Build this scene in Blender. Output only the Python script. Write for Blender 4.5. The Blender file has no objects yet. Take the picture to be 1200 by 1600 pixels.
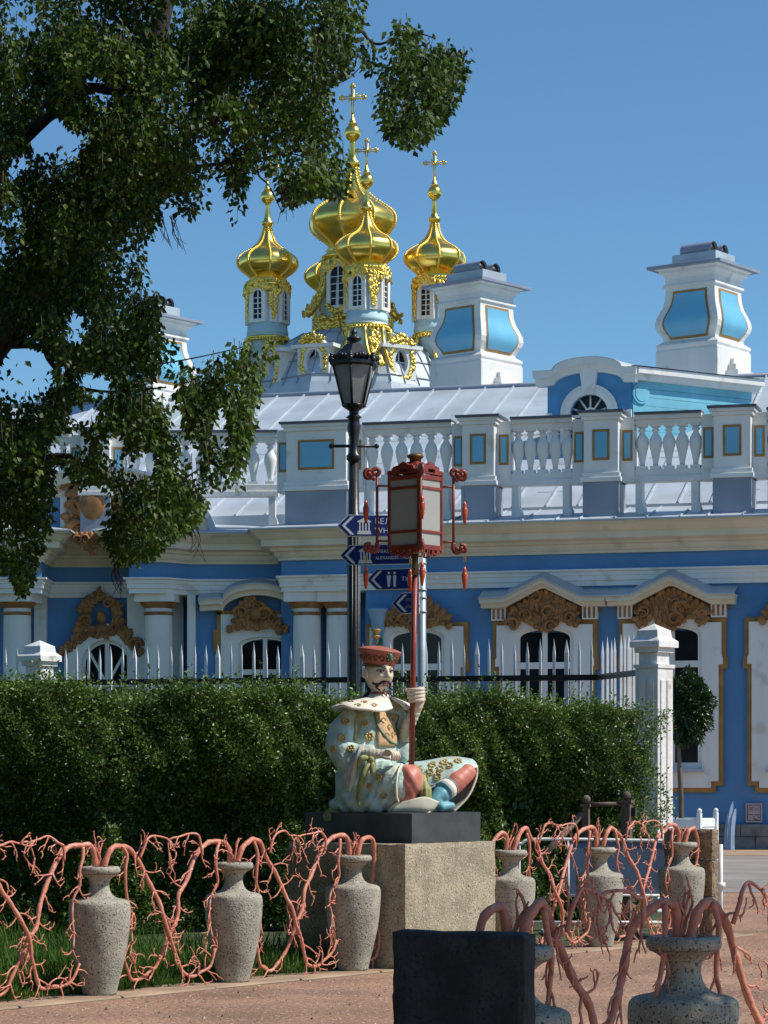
import bpy, bmesh, math, random
from mathutils import Vector, Matrix, noise
from mathutils.geometry import tessellate_polygon
R = math.radians
sc = bpy.context.scene
C = sc.collection
random.seed(7)
# ------------------------------------------------------------------ camera, sky, sun, exposure
FP, HZ, EYE = 4000.0, 1210.0, 1.6          # focal length and horizon in photograph pixels, eye height in metres
cam = bpy.data.cameras.new('camera'); cam_o = bpy.data.objects.new('camera', cam); C.objects.link(cam_o)
cam.sensor_fit = 'HORIZONTAL'; cam.sensor_width = 36.0; cam.lens = FP / 1200 * 36
cam.shift_y = (HZ - 800) / 1200
cam.clip_start = 0.1; cam.clip_end = 5000
cam_o.location = (0, 0, EYE); cam_o.rotation_euler = (R(90), 0, 0)
sc.camera = cam_o
SUN_AZ, SUN_EL = R(9.0), R(49)              # azimuth measured from +X towards -Y
sdir = Vector((math.cos(SUN_AZ) * math.cos(SUN_EL), -math.sin(SUN_AZ) * math.cos(SUN_EL), math.sin(SUN_EL)))
w = bpy.data.worlds.new('World'); sc.world = w; w.use_nodes = True
nt = w.node_tree; bg = nt.nodes['Background']
sky = nt.nodes.new('ShaderNodeTexSky'); sky.sky_type = 'NISHITA'; sky.sun_disc = False
sky.sun_elevation = SUN_EL; sky.sun_rotation = math.atan2(sdir.x, sdir.y)
sky.altitude = 0; sky.air_density = 1.0; sky.dust_density = 0.0; sky.ozone_density = 9.0
tint = nt.nodes.new('ShaderNodeMix'); tint.data_type = 'RGBA'; tint.blend_type = 'MULTIPLY'; tint.inputs[0].default_value = 1.0; tint.inputs[7].default_value = (0.90, 1.04, 0.98, 1)   # clear northern air, a little greener than the model
nt.links.new(sky.outputs[0], tint.inputs[6]); nt.links.new(tint.outputs[2], bg.inputs[0]); bg.inputs[1].default_value = 0.122
sun = bpy.data.lights.new('sun', 'SUN'); sun.energy = 4.9; sun.angle = R(0.5); sun.color = (1.0, 0.94, 0.84)
sun_o = bpy.data.objects.new('sun', sun); C.objects.link(sun_o)
sun_o.rotation_euler = sdir.to_track_quat('Z', 'Y').to_euler(); sun_o.location = (20, -5, 30)
sc.view_settings.view_transform = 'Standard'; sc.view_settings.look = 'None'
sc.view_settings.exposure = 0.0; sc.view_settings.gamma = 1.0; sc.view_settings.use_curve_mapping = False

# ------------------------------------------------------------------ helpers
def P(px, py, d):
    return Vector(((px - 600) / FP * d, d, EYE - (py - HZ) / FP * d))
class Fr:
    """upright frame: u runs to the right, v outwards to the viewer, z up; a>0 brings the right end nearer"""
    def __init__(s, x, y, adeg):
        a = R(adeg); s.o = Vector((x, y, 0)); s.a = a
        s.U = Vector((math.cos(a), -math.sin(a), 0)); s.N = Vector((-math.sin(a), -math.cos(a), 0))
    def pt(s, u, v, z): return s.o + s.U * u + s.N * v + Vector((0, 0, z))
    def uz(s, px, py, v=0.0):
        d = Vector(((px - 600) / FP, 1, -(py - HZ) / FP)); c = Vector((0, 0, EYE))
        t = (v + s.o.dot(s.N)) / d.dot(s.N)
        p = c + d * t
        return (p - s.o).dot(s.U), p.z
    def rz(s): return -s.a
WP = {}
def wpos(o): return WP.get(o.name, Vector((0, 0, 0)))
def thing(name, label, cat, loc, group=None):
    o = bpy.data.objects.new(name, None); C.objects.link(o); o.location = loc; o.empty_display_size = 0.2
    WP[o.name] = Vector(loc); tag(o, label, cat, group); return o
def tag(o, label=None, cat=None, group=None, kind=None):
    if label: o['label'] = label
    if cat: o['category'] = cat
    if group: o['group'] = group
    if kind: o['kind'] = kind
    return o
class MB:
    def __init__(s): s.v = []; s.f = []; s.sm = []
    def add(s, vs, fs, smooth=False):
        b = len(s.v); s.v += [Vector(x) for x in vs]
        for f in fs: s.f.append([i + b for i in f]); s.sm.append(smooth)
        return s
    def box(s, fr, u0, u1, v0, v1, z0, z1):
        p = fr.pt
        vs = [p(u0, v1, z0), p(u1, v1, z0), p(u1, v0, z0), p(u0, v0, z0), p(u0, v1, z1), p(u1, v1, z1), p(u1, v0, z1), p(u0, v0, z1)]
        return s.add(vs, [(0, 1, 5, 4), (1, 2, 6, 5), (2, 3, 7, 6), (3, 0, 4, 7), (4, 5, 6, 7), (3, 2, 1, 0)])
    def prism(s, fr, poly, v0, v1, holes=(), smooth_sides=False):
        """polygon of (u,z) extruded from v0 (back) to v1 (front)"""
        loops = [list(poly)] + [list(h) for h in holes]
        tris = tessellate_polygon([[Vector((a, b, 0)) for a, b in l] for l in loops])
        flat = [q for l in loops for q in l]; n = len(flat)
        vs = [fr.pt(a, v1, b) for a, b in flat] + [fr.pt(a, v0, b) for a, b in flat]
        fs = []
        for t in tris:
            a, b, c = [Vector((flat[i][0], flat[i][1])) for i in t]
            t = list(t)
            if (b - a).cross(c - a) < 0: t.reverse()
            fs.append(t); fs.append([i + n for i in reversed(t)])
        s.add(vs, fs)
        b0 = len(s.v) - 2 * n; k = 0
        for li, l in enumerate(loops):
            m = len(l); area = sum(l[i][0] * l[(i + 1) % m][1] - l[(i + 1) % m][0] * l[i][1] for i in range(m))
            for i in range(m):
                j = (i + 1) % m
                q = [k + i, k + i + n, k + j + n, k + j]
                if (area < 0) != (li > 0): q.reverse()
                s.f.append([b0 + x for x in q]); s.sm.append(smooth_sides)
            k += m
        return s
    def lathe(s, c, prof, seg=24, smooth=True, rot=0.0, sq=None):
        """profile of (radius,z) around the vertical through c"""
        vs = []; fs = []
        for r, z in prof:
            for k in range(seg):
                a = rot + 2 * math.pi * k / seg
                vs.append((c[0] + r * math.cos(a), c[1] + r * math.sin(a), c[2] + z))
        for i in range(len(prof) - 1):
            for k in range(seg):
                k2 = (k + 1) % seg
                q = (i * seg + k, i * seg + k2, (i + 1) * seg + k2, (i + 1) * seg + k)
                fs.append(q)
        if prof[0][0] > 1e-4: fs.append(tuple(reversed(range(seg))))
        if prof[-1][0] > 1e-4: fs.append(tuple(range((len(prof) - 1) * seg, len(prof) * seg)))
        return s.add(vs, fs, smooth)
    def tube(s, pts, rad, seg=8, smooth=True, flat=1.0, caps=True):
        pts = [Vector(p) for p in pts]
        if not hasattr(rad, '__len__'): rad = [rad] * len(pts)
        vs = []; fs = []; up = None
        for i, p in enumerate(pts):
            t = (pts[min(i + 1, len(pts) - 1)] - pts[max(i - 1, 0)])
            t = t.normalized() if t.length > 1e-9 else Vector((0, 0, 1))
            if up is None:
                up = Vector((0, 1, 0)) if abs(t.y) < 0.9 else Vector((1, 0, 0))
            up = (up - t * up.dot(t)); up = up.normalized() if up.length > 1e-6 else t.orthogonal().normalized()
            sd = t.cross(up)
            for k in range(seg):
                a = 2 * math.pi * k / seg
                vs.append(p + (sd * math.cos(a) + up * math.sin(a) * flat) * rad[i])
        n = len(pts)
        for i in range(n - 1):
            for k in range(seg):
                k2 = (k + 1) % seg
                fs.append((i * seg + k, i * seg + k2, (i + 1) * seg + k2, (i + 1) * seg + k))
        if caps:
            fs.append(tuple(reversed(range(seg)))); fs.append(tuple(range((n - 1) * seg, n * seg)))
        return s.add(vs, fs, smooth)
    def ball(s, c, r, seg=10, rings=6, sc3=(1, 1, 1), rot=None, smooth=True):
        c = Vector(c); vs = []; fs = []
        M = rot if rot is not None else Matrix.Identity(3)
        for i in range(rings + 1):
            ph = math.pi * i / rings
            for k in range(seg):
                a = 2 * math.pi * k / seg
                q = Vector((math.sin(ph) * math.cos(a) * sc3[0], math.sin(ph) * math.sin(a) * sc3[1], -math.cos(ph) * sc3[2])) * r
                vs.append(c + M @ q)
        for i in range(rings):
            for k in range(seg):
                k2 = (k + 1) % seg
                fs.append((i * seg + k, i * seg + k2, (i + 1) * seg + k2, (i + 1) * seg + k))
        return s.add(vs, fs, smooth)
    def sweep(s, path, prof, smooth=False, caps=True):
        """profile (out, z) swept along a plan polyline [(x,y)..] running left to right as the viewer sees it; out points to the viewer"""
        n = len(path); pv = [Vector((a, b)) for a, b in path]; offs = []
        for i in range(n):
            def nrm(a, b):
                t = (b - a).normalized(); return Vector((t.y, -t.x))
            if i == 0: m = nrm(pv[0], pv[1])
            elif i == n - 1: m = nrm(pv[-2], pv[-1])
            else:
                n1 = nrm(pv[i - 1], pv[i]); n2 = nrm(pv[i], pv[i + 1])
                m = (n1 + n2); m = m / max(0.35, 1 + n1.dot(n2))
            offs.append(m)
        k = len(prof); vs = []; fs = []
        for i in range(n):
            for o, z in prof:
                q = pv[i] + offs[i] * o; vs.append((q.x, q.y, z))
        for i in range(n - 1):
            for j in range(k - 1):
                fs.append((i * k + j, (i + 1) * k + j, (i + 1) * k + j + 1, i * k + j + 1))
        if caps:
            fs.append(tuple(reversed(range(k)))); fs.append(tuple(range((n - 1) * k, n * k)))
        return s.add(vs, fs, smooth)
    def mesh(s, name, mat, off=Vector((0, 0, 0))):
        me = bpy.data.meshes.new(name)
        me.from_pydata([tuple(v - off) for v in s.v], [], s.f)
        me.polygons.foreach_set('use_smooth', s.sm)
        me.update()
        if mat:
            for m in (mat if isinstance(mat, (list, tuple)) else [mat]): me.materials.append(m)
        return me
    def build(s, name, mat, parent=None, bevel=0.0, kind=None, fix=False):
        if parent is not None: off = wpos(parent)
        else:
            xs = [v.x for v in s.v]; ys = [v.y for v in s.v]; zs = [v.z for v in s.v]
            off = Vector(((min(xs) + max(xs)) / 2, (min(ys) + max(ys)) / 2, min(zs)))
        me = s.mesh(name, mat, off)
        if fix:
            bm = bmesh.new(); bm.from_mesh(me); bmesh.ops.recalc_face_normals(bm, faces=bm.faces); bm.to_mesh(me); bm.free()
        o = bpy.data.objects.new(name, me); C.objects.link(o)
        if parent is not None: o.parent = parent
        else: o.location = off
        WP[o.name] = off.copy()
        if bevel:
            b = o.modifiers.new('bevel', 'BEVEL'); b.width = bevel; b.segments = 2; b.limit_method = 'ANGLE'; b.angle_limit = R(35); b.harden_normals = False
        if kind: o['kind'] = kind
        return o
def inst(name, me, parent, loc, rz=0.0, scale=None):
    """an object that shares mesh data; loc in world coordinates"""
    o = bpy.data.objects.new(name, me); C.objects.link(o)
    o.parent = parent; o.location = Vector(loc) - (wpos(parent) if parent else Vector((0, 0, 0))); o.rotation_euler = (0, 0, rz)
    if scale: o.scale = scale
    WP[o.name] = Vector(loc)
    return o
def smoothpath(pts, n=6):
    """Catmull-Rom through points"""
    pts = [Vector(p) for p in pts]; out = []
    for i in range(len(pts) - 1):
        p0 = pts[max(i - 1, 0)]; p1 = pts[i]; p2 = pts[i + 1]; p3 = pts[min(i + 2, len(pts) - 1)]
        for k in range(n):
            t = k / n
            out.append(0.5 * ((2 * p1) + (p2 - p0) * t + (2 * p0 - 5 * p1 + 4 * p2 - p3) * t * t + (3 * p1 - p0 - 3 * p2 + p3) * t ** 3))
    out.append(pts[-1]); return out
def lerp(a, b, t): return a + (b - a) * t
def rough_box(fr, u0, u1, v0, v1, z0, z1, step=.045, amp=.006, chip=.02):
    """a hewn block: gridded faces, wavering surfaces and chipped arrises"""
    bm = bmesh.new(); lo = (u0, v0, z0); hi = (u1, v1, z1); n = [max(2, int((hi[i] - lo[i]) / step)) for i in range(3)]; key = {}
    def vert(i, j, k):
        if (i, j, k) in key: return key[(i, j, k)]
        p = [lerp(lo[a], hi[a], (i, j, k)[a] / n[a]) for a in range(3)]
        w = fr.pt(*p); q = noise.noise_vector(w * 7) * amp + noise.noise_vector(w * 23) * amp * .5
        ends = [(i, j, k)[a] in (0, n[a]) for a in range(3)]
        if sum(ends) >= 2:
            c = max(0.0, noise.noise(w * 9 + Vector((3, 1, 7)))) * chip + chip * .25
            for a in range(3):
                if ends[a] and not (a == 2 and (i, j, k)[2] == 0): p[a] += c * (1 if (i, j, k)[a] == 0 else -1)
            w = fr.pt(*p)
        key[(i, j, k)] = bm.verts.new(w + q); return key[(i, j, k)]
    for a in range(3):
        b, c = [x for x in range(3) if x != a]
        for side in (0, n[a]):
            for s in range(n[b]):
                for t in range(n[c]):
                    f = []
                    for ds, dt in ((0, 0), (1, 0), (1, 1), (0, 1)):
                        ix = [0, 0, 0]; ix[a] = side; ix[b] = s + ds; ix[c] = t + dt; f.append(vert(*ix))
                    bm.faces.new(f)
    bmesh.ops.recalc_face_normals(bm, faces=bm.faces)
    mb = MB(); bm.verts.index_update(); mb.add([v.co.copy() for v in bm.verts], [[v.index for v in f.verts] for f in bm.faces]); bm.free(); return mb

# ------------------------------------------------------------------ materials
def mat(name, col, rough=0.6, metal=0.0, var=0.12, scale=3.0, col2=None, bump=0.0, bscale=40.0, spec=0.5, speck=None, stain=None, streak=False, transl=0.0, detail=4.0):
    m = bpy.data.materials.new(name); m.use_nodes = True; t = m.node_tree; L = t.links; b = t.nodes['Principled BSDF']
    b.inputs['Roughness'].default_value = rough; b.inputs['Metallic'].default_value = metal
    b.inputs['Specular IOR Level'].default_value = spec
    tc = t.nodes.new('ShaderNodeTexCoord'); src = tc.outputs['Object']
    if streak:
        mp = t.nodes.new('ShaderNodeMapping'); mp.inputs['Scale'].default_value = (1, 1, 0.12); L.new(src, mp.inputs[0]); nsrc = mp.outputs[0]
    else: nsrc = src
    n = t.nodes.new('ShaderNodeTexNoise'); n.inputs['Scale'].default_value = scale; n.inputs['Detail'].default_value = detail; L.new(nsrc, n.inputs['Vector'])
    r = t.nodes.new('ShaderNodeValToRGB'); L.new(n.outputs[0], r.inputs[0])
    c2 = col2 or tuple(x * (1 - var * 2) for x in col)
    c1 = col if col2 else tuple(min(1, x * (1 + var)) for x in col)
    r.color_ramp.elements[0].position = 0.32; r.color_ramp.elements[0].color = (*c2, 1)
    r.color_ramp.elements[1].position = 0.68; r.color_ramp.elements[1].color = (*c1, 1)
    out = r.outputs[0]
    if stain:                                     # (colour, scale, threshold)
        n2 = t.nodes.new('ShaderNodeTexNoise'); n2.inputs['Scale'].default_value = stain[1]; n2.inputs['Detail'].default_value = 8; L.new(src, n2.inputs['Vector'])
        r2 = t.nodes.new('ShaderNodeValToRGB'); r2.color_ramp.elements[0].position = stain[2]; r2.color_ramp.elements[1].position = min(1, stain[2] + 0.12); L.new(n2.outputs[0], r2.inputs[0])
        mx = t.nodes.new('ShaderNodeMix'); mx.data_type = 'RGBA'; L.new(r2.outputs[0], mx.inputs[0]); L.new(out, mx.inputs[6]); mx.inputs[7].default_value = (*stain[0], 1); out = mx.outputs[2]
    if speck:                                     # (colour, scale, threshold)
        for sp in (speck if isinstance(speck, list) else [speck]):
            n3 = t.nodes.new('ShaderNodeTexNoise'); n3.inputs['Scale'].default_value = sp[1]; n3.inputs['Detail'].default_value = 1.5; L.new(src, n3.inputs['Vector'])
            r3 = t.nodes.new('ShaderNodeValToRGB'); r3.color_ramp.elements[0].position = sp[2]; r3.color_ramp.elements[1].position = min(1, sp[2] + 0.06); L.new(n3.outputs[0], r3.inputs[0])
            mx = t.nodes.new('ShaderNodeMix'); mx.data_type = 'RGBA'; L.new(r3.outputs[0], mx.inputs[0]); L.new(out, mx.inputs[6]); mx.inputs[7].default_value = (*sp[0], 1); out = mx.outputs[2]
    L.new(out, b.inputs['Base Color'])
    if bump:
        n4 = t.nodes.new('ShaderNodeTexNoise'); n4.inputs['Scale'].default_value = bscale; n4.inputs['Detail'].default_value = 5; L.new(src, n4.inputs['Vector'])
        bp = t.nodes.new('ShaderNodeBump'); bp.inputs['Strength'].default_value = bump; bp.inputs['Distance'].default_value = 0.02; L.new(n4.outputs[0], bp.inputs['Height']); L.new(bp.outputs[0], b.inputs['Normal'])
    if transl:
        tr = t.nodes.new('ShaderNodeBsdfTranslucent'); L.new(out, tr.inputs[0]); ms = t.nodes.new('ShaderNodeMixShader'); ms.inputs[0].default_value = transl
        L.new(b.outputs[0], ms.inputs[1]); L.new(tr.outputs[0], ms.inputs[2]); L.new(ms.outputs[0], t.nodes['Material Output'].inputs[0])
    return m
def leafmat(name, dark, light, rough=0.5, transl=0.3, spec=0.4):
    m = bpy.data.materials.new(name); m.use_nodes = True; t = m.node_tree; L = t.links; b = t.nodes['Principled BSDF']
    b.inputs['Roughness'].default_value = rough; b.inputs['Specular IOR Level'].default_value = spec
    a = t.nodes.new('ShaderNodeAttribute'); a.attribute_name = 'tint'; a.attribute_type = 'GEOMETRY'
    r = t.nodes.new('ShaderNodeValToRGB'); L.new(a.outputs['Fac'], r.inputs[0])
    r.color_ramp.elements[0].color = (*dark, 1); r.color_ramp.elements[1].color = (*light, 1)
    L.new(r.outputs[0], b.inputs['Base Color'])
    tr = t.nodes.new('ShaderNodeBsdfTranslucent'); L.new(r.outputs[0], tr.inputs[0]); ms = t.nodes.new('ShaderNodeMixShader'); ms.inputs[0].default_value = transl
    L.new(b.outputs[0], ms.inputs[1]); L.new(tr.outputs[0], ms.inputs[2]); L.new(ms.outputs[0], t.nodes['Material Output'].inputs[0])
    return m
M = {}
M['blue'] = mat('blue_wall_paint', (0.092, 0.245, 0.49), 0.75, var=0.07, scale=0.8, bump=0.2, bscale=12, stain=((0.105, 0.22, 0.40), 1.3, 0.60))
M['boardshade'] = mat('shaded_board_paint', (0.075, 0.26, 0.50), 0.6, var=0.1, scale=2, bump=0.1)  # dormer boards, darker than the side's paint to carry the front's shade
M['cream'] = mat('cream_trim_paint', (0.72, 0.64, 0.50), 0.7, var=0.07, scale=1.2, bump=0.15, bscale=14, streak=True, stain=((0.52, 0.46, 0.36), 1.6, 0.60))
M['white'] = mat('white_plaster', (0.78, 0.77, 0.74), 0.7, var=0.07, scale=1.0, bump=0.15, bscale=14, streak=True, stain=((0.58, 0.55, 0.49), 1.8, 0.60))
M['ochre'] = mat('ochre_paint', (0.36, 0.19, 0.05), 0.7, var=0.12, scale=3)
M['terra'] = mat('brown_ochre_relief', (0.33, 0.155, 0.052), 0.7, var=0.2, scale=5, bump=0.3, bscale=12)
M['roof'] = mat('painted_sheet_roof', (0.46, 0.52, 0.58), 0.5, var=0.09, scale=0.8, bump=0.35, bscale=1.6, spec=0.5, metal=0.1, stain=((0.36, 0.39, 0.43), 1.1, 0.60))
M['slate'] = mat('grey_blue_sheet', (0.28, 0.31, 0.38), 0.5, var=0.08, scale=1.0, metal=0.15)
M['edge'] = mat('dark_sheet_edge', (0.09, 0.10, 0.13), 0.5, var=0.1, scale=2)
M['cyan'] = mat('turquoise_gloss_panel', (0.16, 0.46, 0.66), 0.35, var=0.04, scale=0.9)
M['cyanwood'] = mat('turquoise_board_paint', (0.17, 0.49, 0.63), 0.6, var=0.1, scale=1.6, bump=0.1, bscale=30)
M['glass'] = mat('dark_window_glass', (0.012, 0.014, 0.017), 0.08, var=0.2, scale=1.5, spec=0.25)
M['gold'] = mat('gilded_metal', (1.0, 0.70, 0.17), 0.27, 1.0, var=0.06, scale=2.5, bump=0.04, bscale=4)
M['goldr'] = mat('gilded_relief', (1.0, 0.66, 0.15), 0.34, 1.0, var=0.1, scale=3, bump=0.1, bscale=9)
M['pturq'] = mat('pale_turquoise_wall', (0.45, 0.63, 0.68), 0.7, var=0.05, scale=1)
M['stone'] = mat('plinth_stone', (0.20, 0.20, 0.20), 0.8, var=0.2, scale=3, bump=0.3, bscale=30)
M['granite'] = mat('grey_granite', (0.38, 0.35, 0.28), 0.85, var=0.12, scale=6, speck=[((0.07, 0.065, 0.06), 85, 0.585), ((0.52, 0.50, 0.43), 70, 0.64)], stain=((0.20, 0.19, 0.14), 3.5, 0.58), bump=0.35, bscale=70)
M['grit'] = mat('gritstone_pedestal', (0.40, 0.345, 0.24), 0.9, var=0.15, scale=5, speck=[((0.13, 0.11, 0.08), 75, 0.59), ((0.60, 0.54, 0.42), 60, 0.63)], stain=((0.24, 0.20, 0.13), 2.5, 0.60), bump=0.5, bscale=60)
M['brownstone'] = mat('brown_tuff_and_shaded_grit', (0.30, 0.22, 0.14), 0.9, var=0.2, scale=6, speck=[((0.10, 0.07, 0.05), 60, 0.57)], bump=0.6, bscale=45)  # tuff of the end post; on the pedestal slab it stands for shade
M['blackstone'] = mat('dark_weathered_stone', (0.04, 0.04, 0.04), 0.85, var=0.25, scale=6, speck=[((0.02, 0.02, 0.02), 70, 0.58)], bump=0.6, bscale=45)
M['blackslab'] = mat('black_polished_slab', (0.055, 0.058, 0.062), 0.6, var=0.2, scale=4, spec=0.4, bump=0.05)
M['coral'] = mat('coral_paint', (0.70, 0.265, 0.165), 0.5, var=0.12, scale=7, col2=(0.56, 0.20, 0.14), stain=((0.74, 0.42, 0.33), 9, 0.58), speck=[((0.30, 0.12, 0.085), 22, 0.69)], bump=0.35, bscale=45)
M['iron'] = mat('black_cast_iron', (0.018, 0.018, 0.02), 0.38, var=0.3, scale=6, spec=0.5, bump=0.1, bscale=30)
M['frost'] = mat('frosted_lamp_glass', (0.30, 0.30, 0.29), 0.45, var=0.12, scale=6, spec=0.4)
M['lglass'] = mat('milky_lantern_glass', (0.58, 0.59, 0.55), 0.4, var=0.04, scale=3, transl=0.35)
M['red'] = mat('red_lacquer', (0.25, 0.042, 0.026), 0.45, var=0.15, scale=8, bump=0.1, bscale=40)
M['orange'] = mat('orange_red_lacquer', (0.62, 0.085, 0.03), 0.3, var=0.1, scale=12)
M['brass'] = mat('tarnished_brass', (0.22, 0.15, 0.06), 0.5, 0.6, var=0.2, scale=10)
M['signblue'] = mat('blue_sign_enamel', (0.010, 0.024, 0.17), 0.35, var=0.05, scale=2)
M['signwhite'] = mat('white_sign_print', (0.75, 0.75, 0.78), 0.4, var=0.03, scale=2)
M['steel'] = mat('galvanised_pole', (0.36, 0.42, 0.47), 0.45, 0.3, var=0.1, scale=4)
M['pipe'] = mat('light_blue_downpipe', (0.25, 0.40, 0.56), 0.5, var=0.08, scale=3)
M['fencewhite'] = mat('white_fence_paint', (0.80, 0.80, 0.79), 0.5, var=0.05, scale=6, stain=((0.45, 0.43, 0.38), 7, 0.66))
M['pillar'] = mat('peeling_white_pillar', (0.74, 0.73, 0.71), 0.8, var=0.08, scale=4, stain=((0.28, 0.25, 0.21), 5, 0.62), bump=0.3, bscale=20)
M['gravel'] = mat('red_gravel', (0.345, 0.200, 0.128), 0.95, var=0.2, scale=0.9, speck=[((0.15, 0.085, 0.06), 30, 0.585), ((0.64, 0.48, 0.37), 27, 0.63)], bump=0.5, bscale=60)
M['asphalt'] = mat('grey_path', (0.28, 0.25, 0.225), 0.9, var=0.12, scale=0.8, speck=[((0.22, 0.20, 0.19), 30, 0.6)], bump=0.3, bscale=50)
M['pave'] = mat('pale_kerb_stone', (0.40, 0.28, 0.19), 0.85, var=0.15, scale=2, bump=0.2)
M['soil'] = mat('lawn_soil', (0.05, 0.07, 0.022), 0.95, var=0.3, scale=2.5, bump=0.4, bscale=15)
M['bark'] = mat('birch_bark', (0.05, 0.04, 0.03), 0.9, var=0.3, scale=6, stain=((0.30, 0.28, 0.25), 3, 0.60), bump=0.5, bscale=25)
M['stem'] = mat('shrub_stem', (0.06, 0.045, 0.03), 0.9, var=0.3, scale=9)
M['wood'] = mat('weathered_wood', (0.17, 0.125, 0.09), 0.8, var=0.25, scale=7, streak=True, bump=0.3, bscale=30)
M['barrier'] = mat('blue_barrier_panel', (0.12, 0.19, 0.30), 0.5, var=0.08, scale=2)
M['board'] = mat('pale_blue_board', (0.34, 0.45, 0.60), 0.6, var=0.08, scale=5)
M['plate'] = mat('grey_pink_plate', (0.42, 0.36, 0.38), 0.5, var=0.05, scale=5)
M['maroon'] = mat('maroon_print', (0.12, 0.025, 0.03), 0.5, var=0.05)
M['black'] = mat('black_paint', (0.012, 0.012, 0.013), 0.5, var=0.1)
M['birch'] = leafmat('birch_leaf', (0.016, 0.040, 0.008), (0.155, 0.245, 0.028), 0.5, 0.34, 0.28)
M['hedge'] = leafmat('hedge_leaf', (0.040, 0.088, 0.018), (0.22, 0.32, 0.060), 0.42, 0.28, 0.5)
M['bay'] = leafmat('bay_leaf', (0.012, 0.035, 0.010), (0.045, 0.10, 0.022), 0.35, 0.15, 0.5)
M['grass'] = leafmat('grass_blade', (0.035, 0.085, 0.014), (0.13, 0.25, 0.035), 0.6, 0.3, 0.3)
# ------------------------------------------------------------------ ground
def sheet(name, pts, z, m):
    b = MB(); b.add([(x, y, z) for x, y in pts], [tuple(range(len(pts)))]); return tag(b.build(name, m), kind='structure')
sheet('lawn', [(-400, -20), (400, -20), (400, 900), (-400, 900)], 0.0, M['soil'])
FD = Vector((0.616, 0.788, 0)); FO = Vector((-2.05, 18.45, 0))       # the far railing: a point and the direction it runs
fl = lambda s, o=0.0: FO + FD * s + Vector((FD.y, -FD.x, 0)) * o    # o>0: towards the viewer
a_, b_ = fl(-14, 0.30), fl(7.75, 0.30)
sheet('gravel_path', [(-16, -10), (22, -10), (22, 34.6), (3.3, 34.6), (3.2, 25.6), (b_.x, b_.y), (a_.x, a_.y)], 0.006, M['gravel'])
sheet('asphalt_path', [(-1.0, 34.6), (40, 34.6), (40, 46.0), (-1.0, 51.0)], 0.010, M['asphalt'])
sheet('pavement', [(-1.0, 51.0), (40, 46.0), (40, 49.5), (-1, 57)], 0.016, M['pave'])

# ------------------------------------------------------------------ palace wing
FR = Fr(2.64, 55.6, 15.4)
palace = thing('palace_wing', 'long blue and white baroque palace wing with balustrade, chimneys and pale sheet roof', 'palace', (2.64, 55.6, 0))
X = lambda px, d: (px - 600) / FP * d
pR = [(FR.pt(FR.uz(px, 900)[0], 0, 0).x, FR.pt(FR.uz(px, 900)[0], 0, 0).y) for px in (443, 1330)]
ent = [(X(-130, 57.4), 57.4), (X(62, 57.4), 57.4), (X(62, 57.4), 58.8), (X(205, 57.4), 58.8), (X(205, 57.4), 57.4), (X(256, 57.4), 57.4), (X(294, 57.96), 57.96), (X(442, 57.96), 57.96), (pR[0][0], pR[0][1]), pR[1]]
j = FR.pt(FR.uz(572, 900)[0], 0, 0)
wallp = [(X(-130, 58.8), 58.8), (X(290, 58.8), 58.8), (X(294, 57.96), 57.98), (X(440, 57.96), 57.98), (X(440, 57.96), 57.75), (j.x - .05, 57.35), (j.x, j.y + .02), (pR[1][0], pR[1][1] + .02)]
MB().sweep(wallp, [(0, 0), (0, 5.9)], caps=False).build('wall', M['blue'], palace)
bl = MB().sweep(wallp, [(-.05, 0.0), (.09, 0.0), (.09, .52), (.06, .55), (-.05, .55)]).build('plinth', M['stone'], palace, bevel=0.01)
for k in range(12):                                             # stones of the plinth that show beside the boards
    for row in range(2):
        u0 = FR.uz(1090, 1300)[0] + (k + .5 * row) * .62
        MB().box(FR, u0 + .006, u0 + .614, .05, .115 + .006 * ((k * 7 + row * 3) % 3), .02 + row * .27, .278 + row * .27).build('plinth_stone', M['stone'], palace, bevel=0.008)
MB().sweep(ent, [(-1.1, 5.656), (.05, 5.656), (.05, 5.76), (.085, 5.77), (.085, 5.87), (.11, 5.88), (.11, 5.95), (.17, 5.97), (.17, 6.01), (-.05, 6.015)]).build('architrave', M['white'], palace)
MB().sweep(ent, [(-.05, 6.0), (.045, 6.0), (.045, 6.36), (-.05, 6.36)]).build('frieze', M['blue'], palace)
MB().sweep(ent, [(-.05, 6.35), (.12, 6.35), (.12, 6.41), (.16, 6.42), (.2, 6.47), (.22, 6.53), (.30, 6.55), (.30, 6.60), (.50, 6.64), (.50, 6.78), (.54, 6.79), (.60, 6.84), (.68, 6.92), (.74, 6.95), (.74, 6.99), (-.05, 7.02)]).build('cornice', M['cream'], palace)
MB().sweep(ent, [(.72, 6.985), (.80, 6.985), (.80, 7.02), (-.2, 7.22), (-1.4, 7.5), (-1.4, 7.4)]).build('skirt_roof', M['roof'], palace)
def ent_seam(px):
    u, _ = FR.uz(px, 812, .8)
    MB().add([FR.pt(u - .015, .79, 7.02), FR.pt(u + .015, .79, 7.02), FR.pt(u + .015, .79, 7.05), FR.pt(u - .015, .79, 7.05), FR.pt(u - .015, -1.2, 7.43), FR.pt(u + .015, -1.2, 7.43), FR.pt(u + .015, -1.2, 7.47), FR.pt(u - .015, -1.2, 7.47)], [(0, 1, 2, 3), (3, 2, 6, 7), (0, 3, 7, 4), (1, 5, 6, 2)]).build('roof_seam', M['roof'], palace)
for px in (600, 655, 700, 760, 815, 868, 905, 960, 1010, 1062, 1105, 1160): ent_seam(px)

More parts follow.
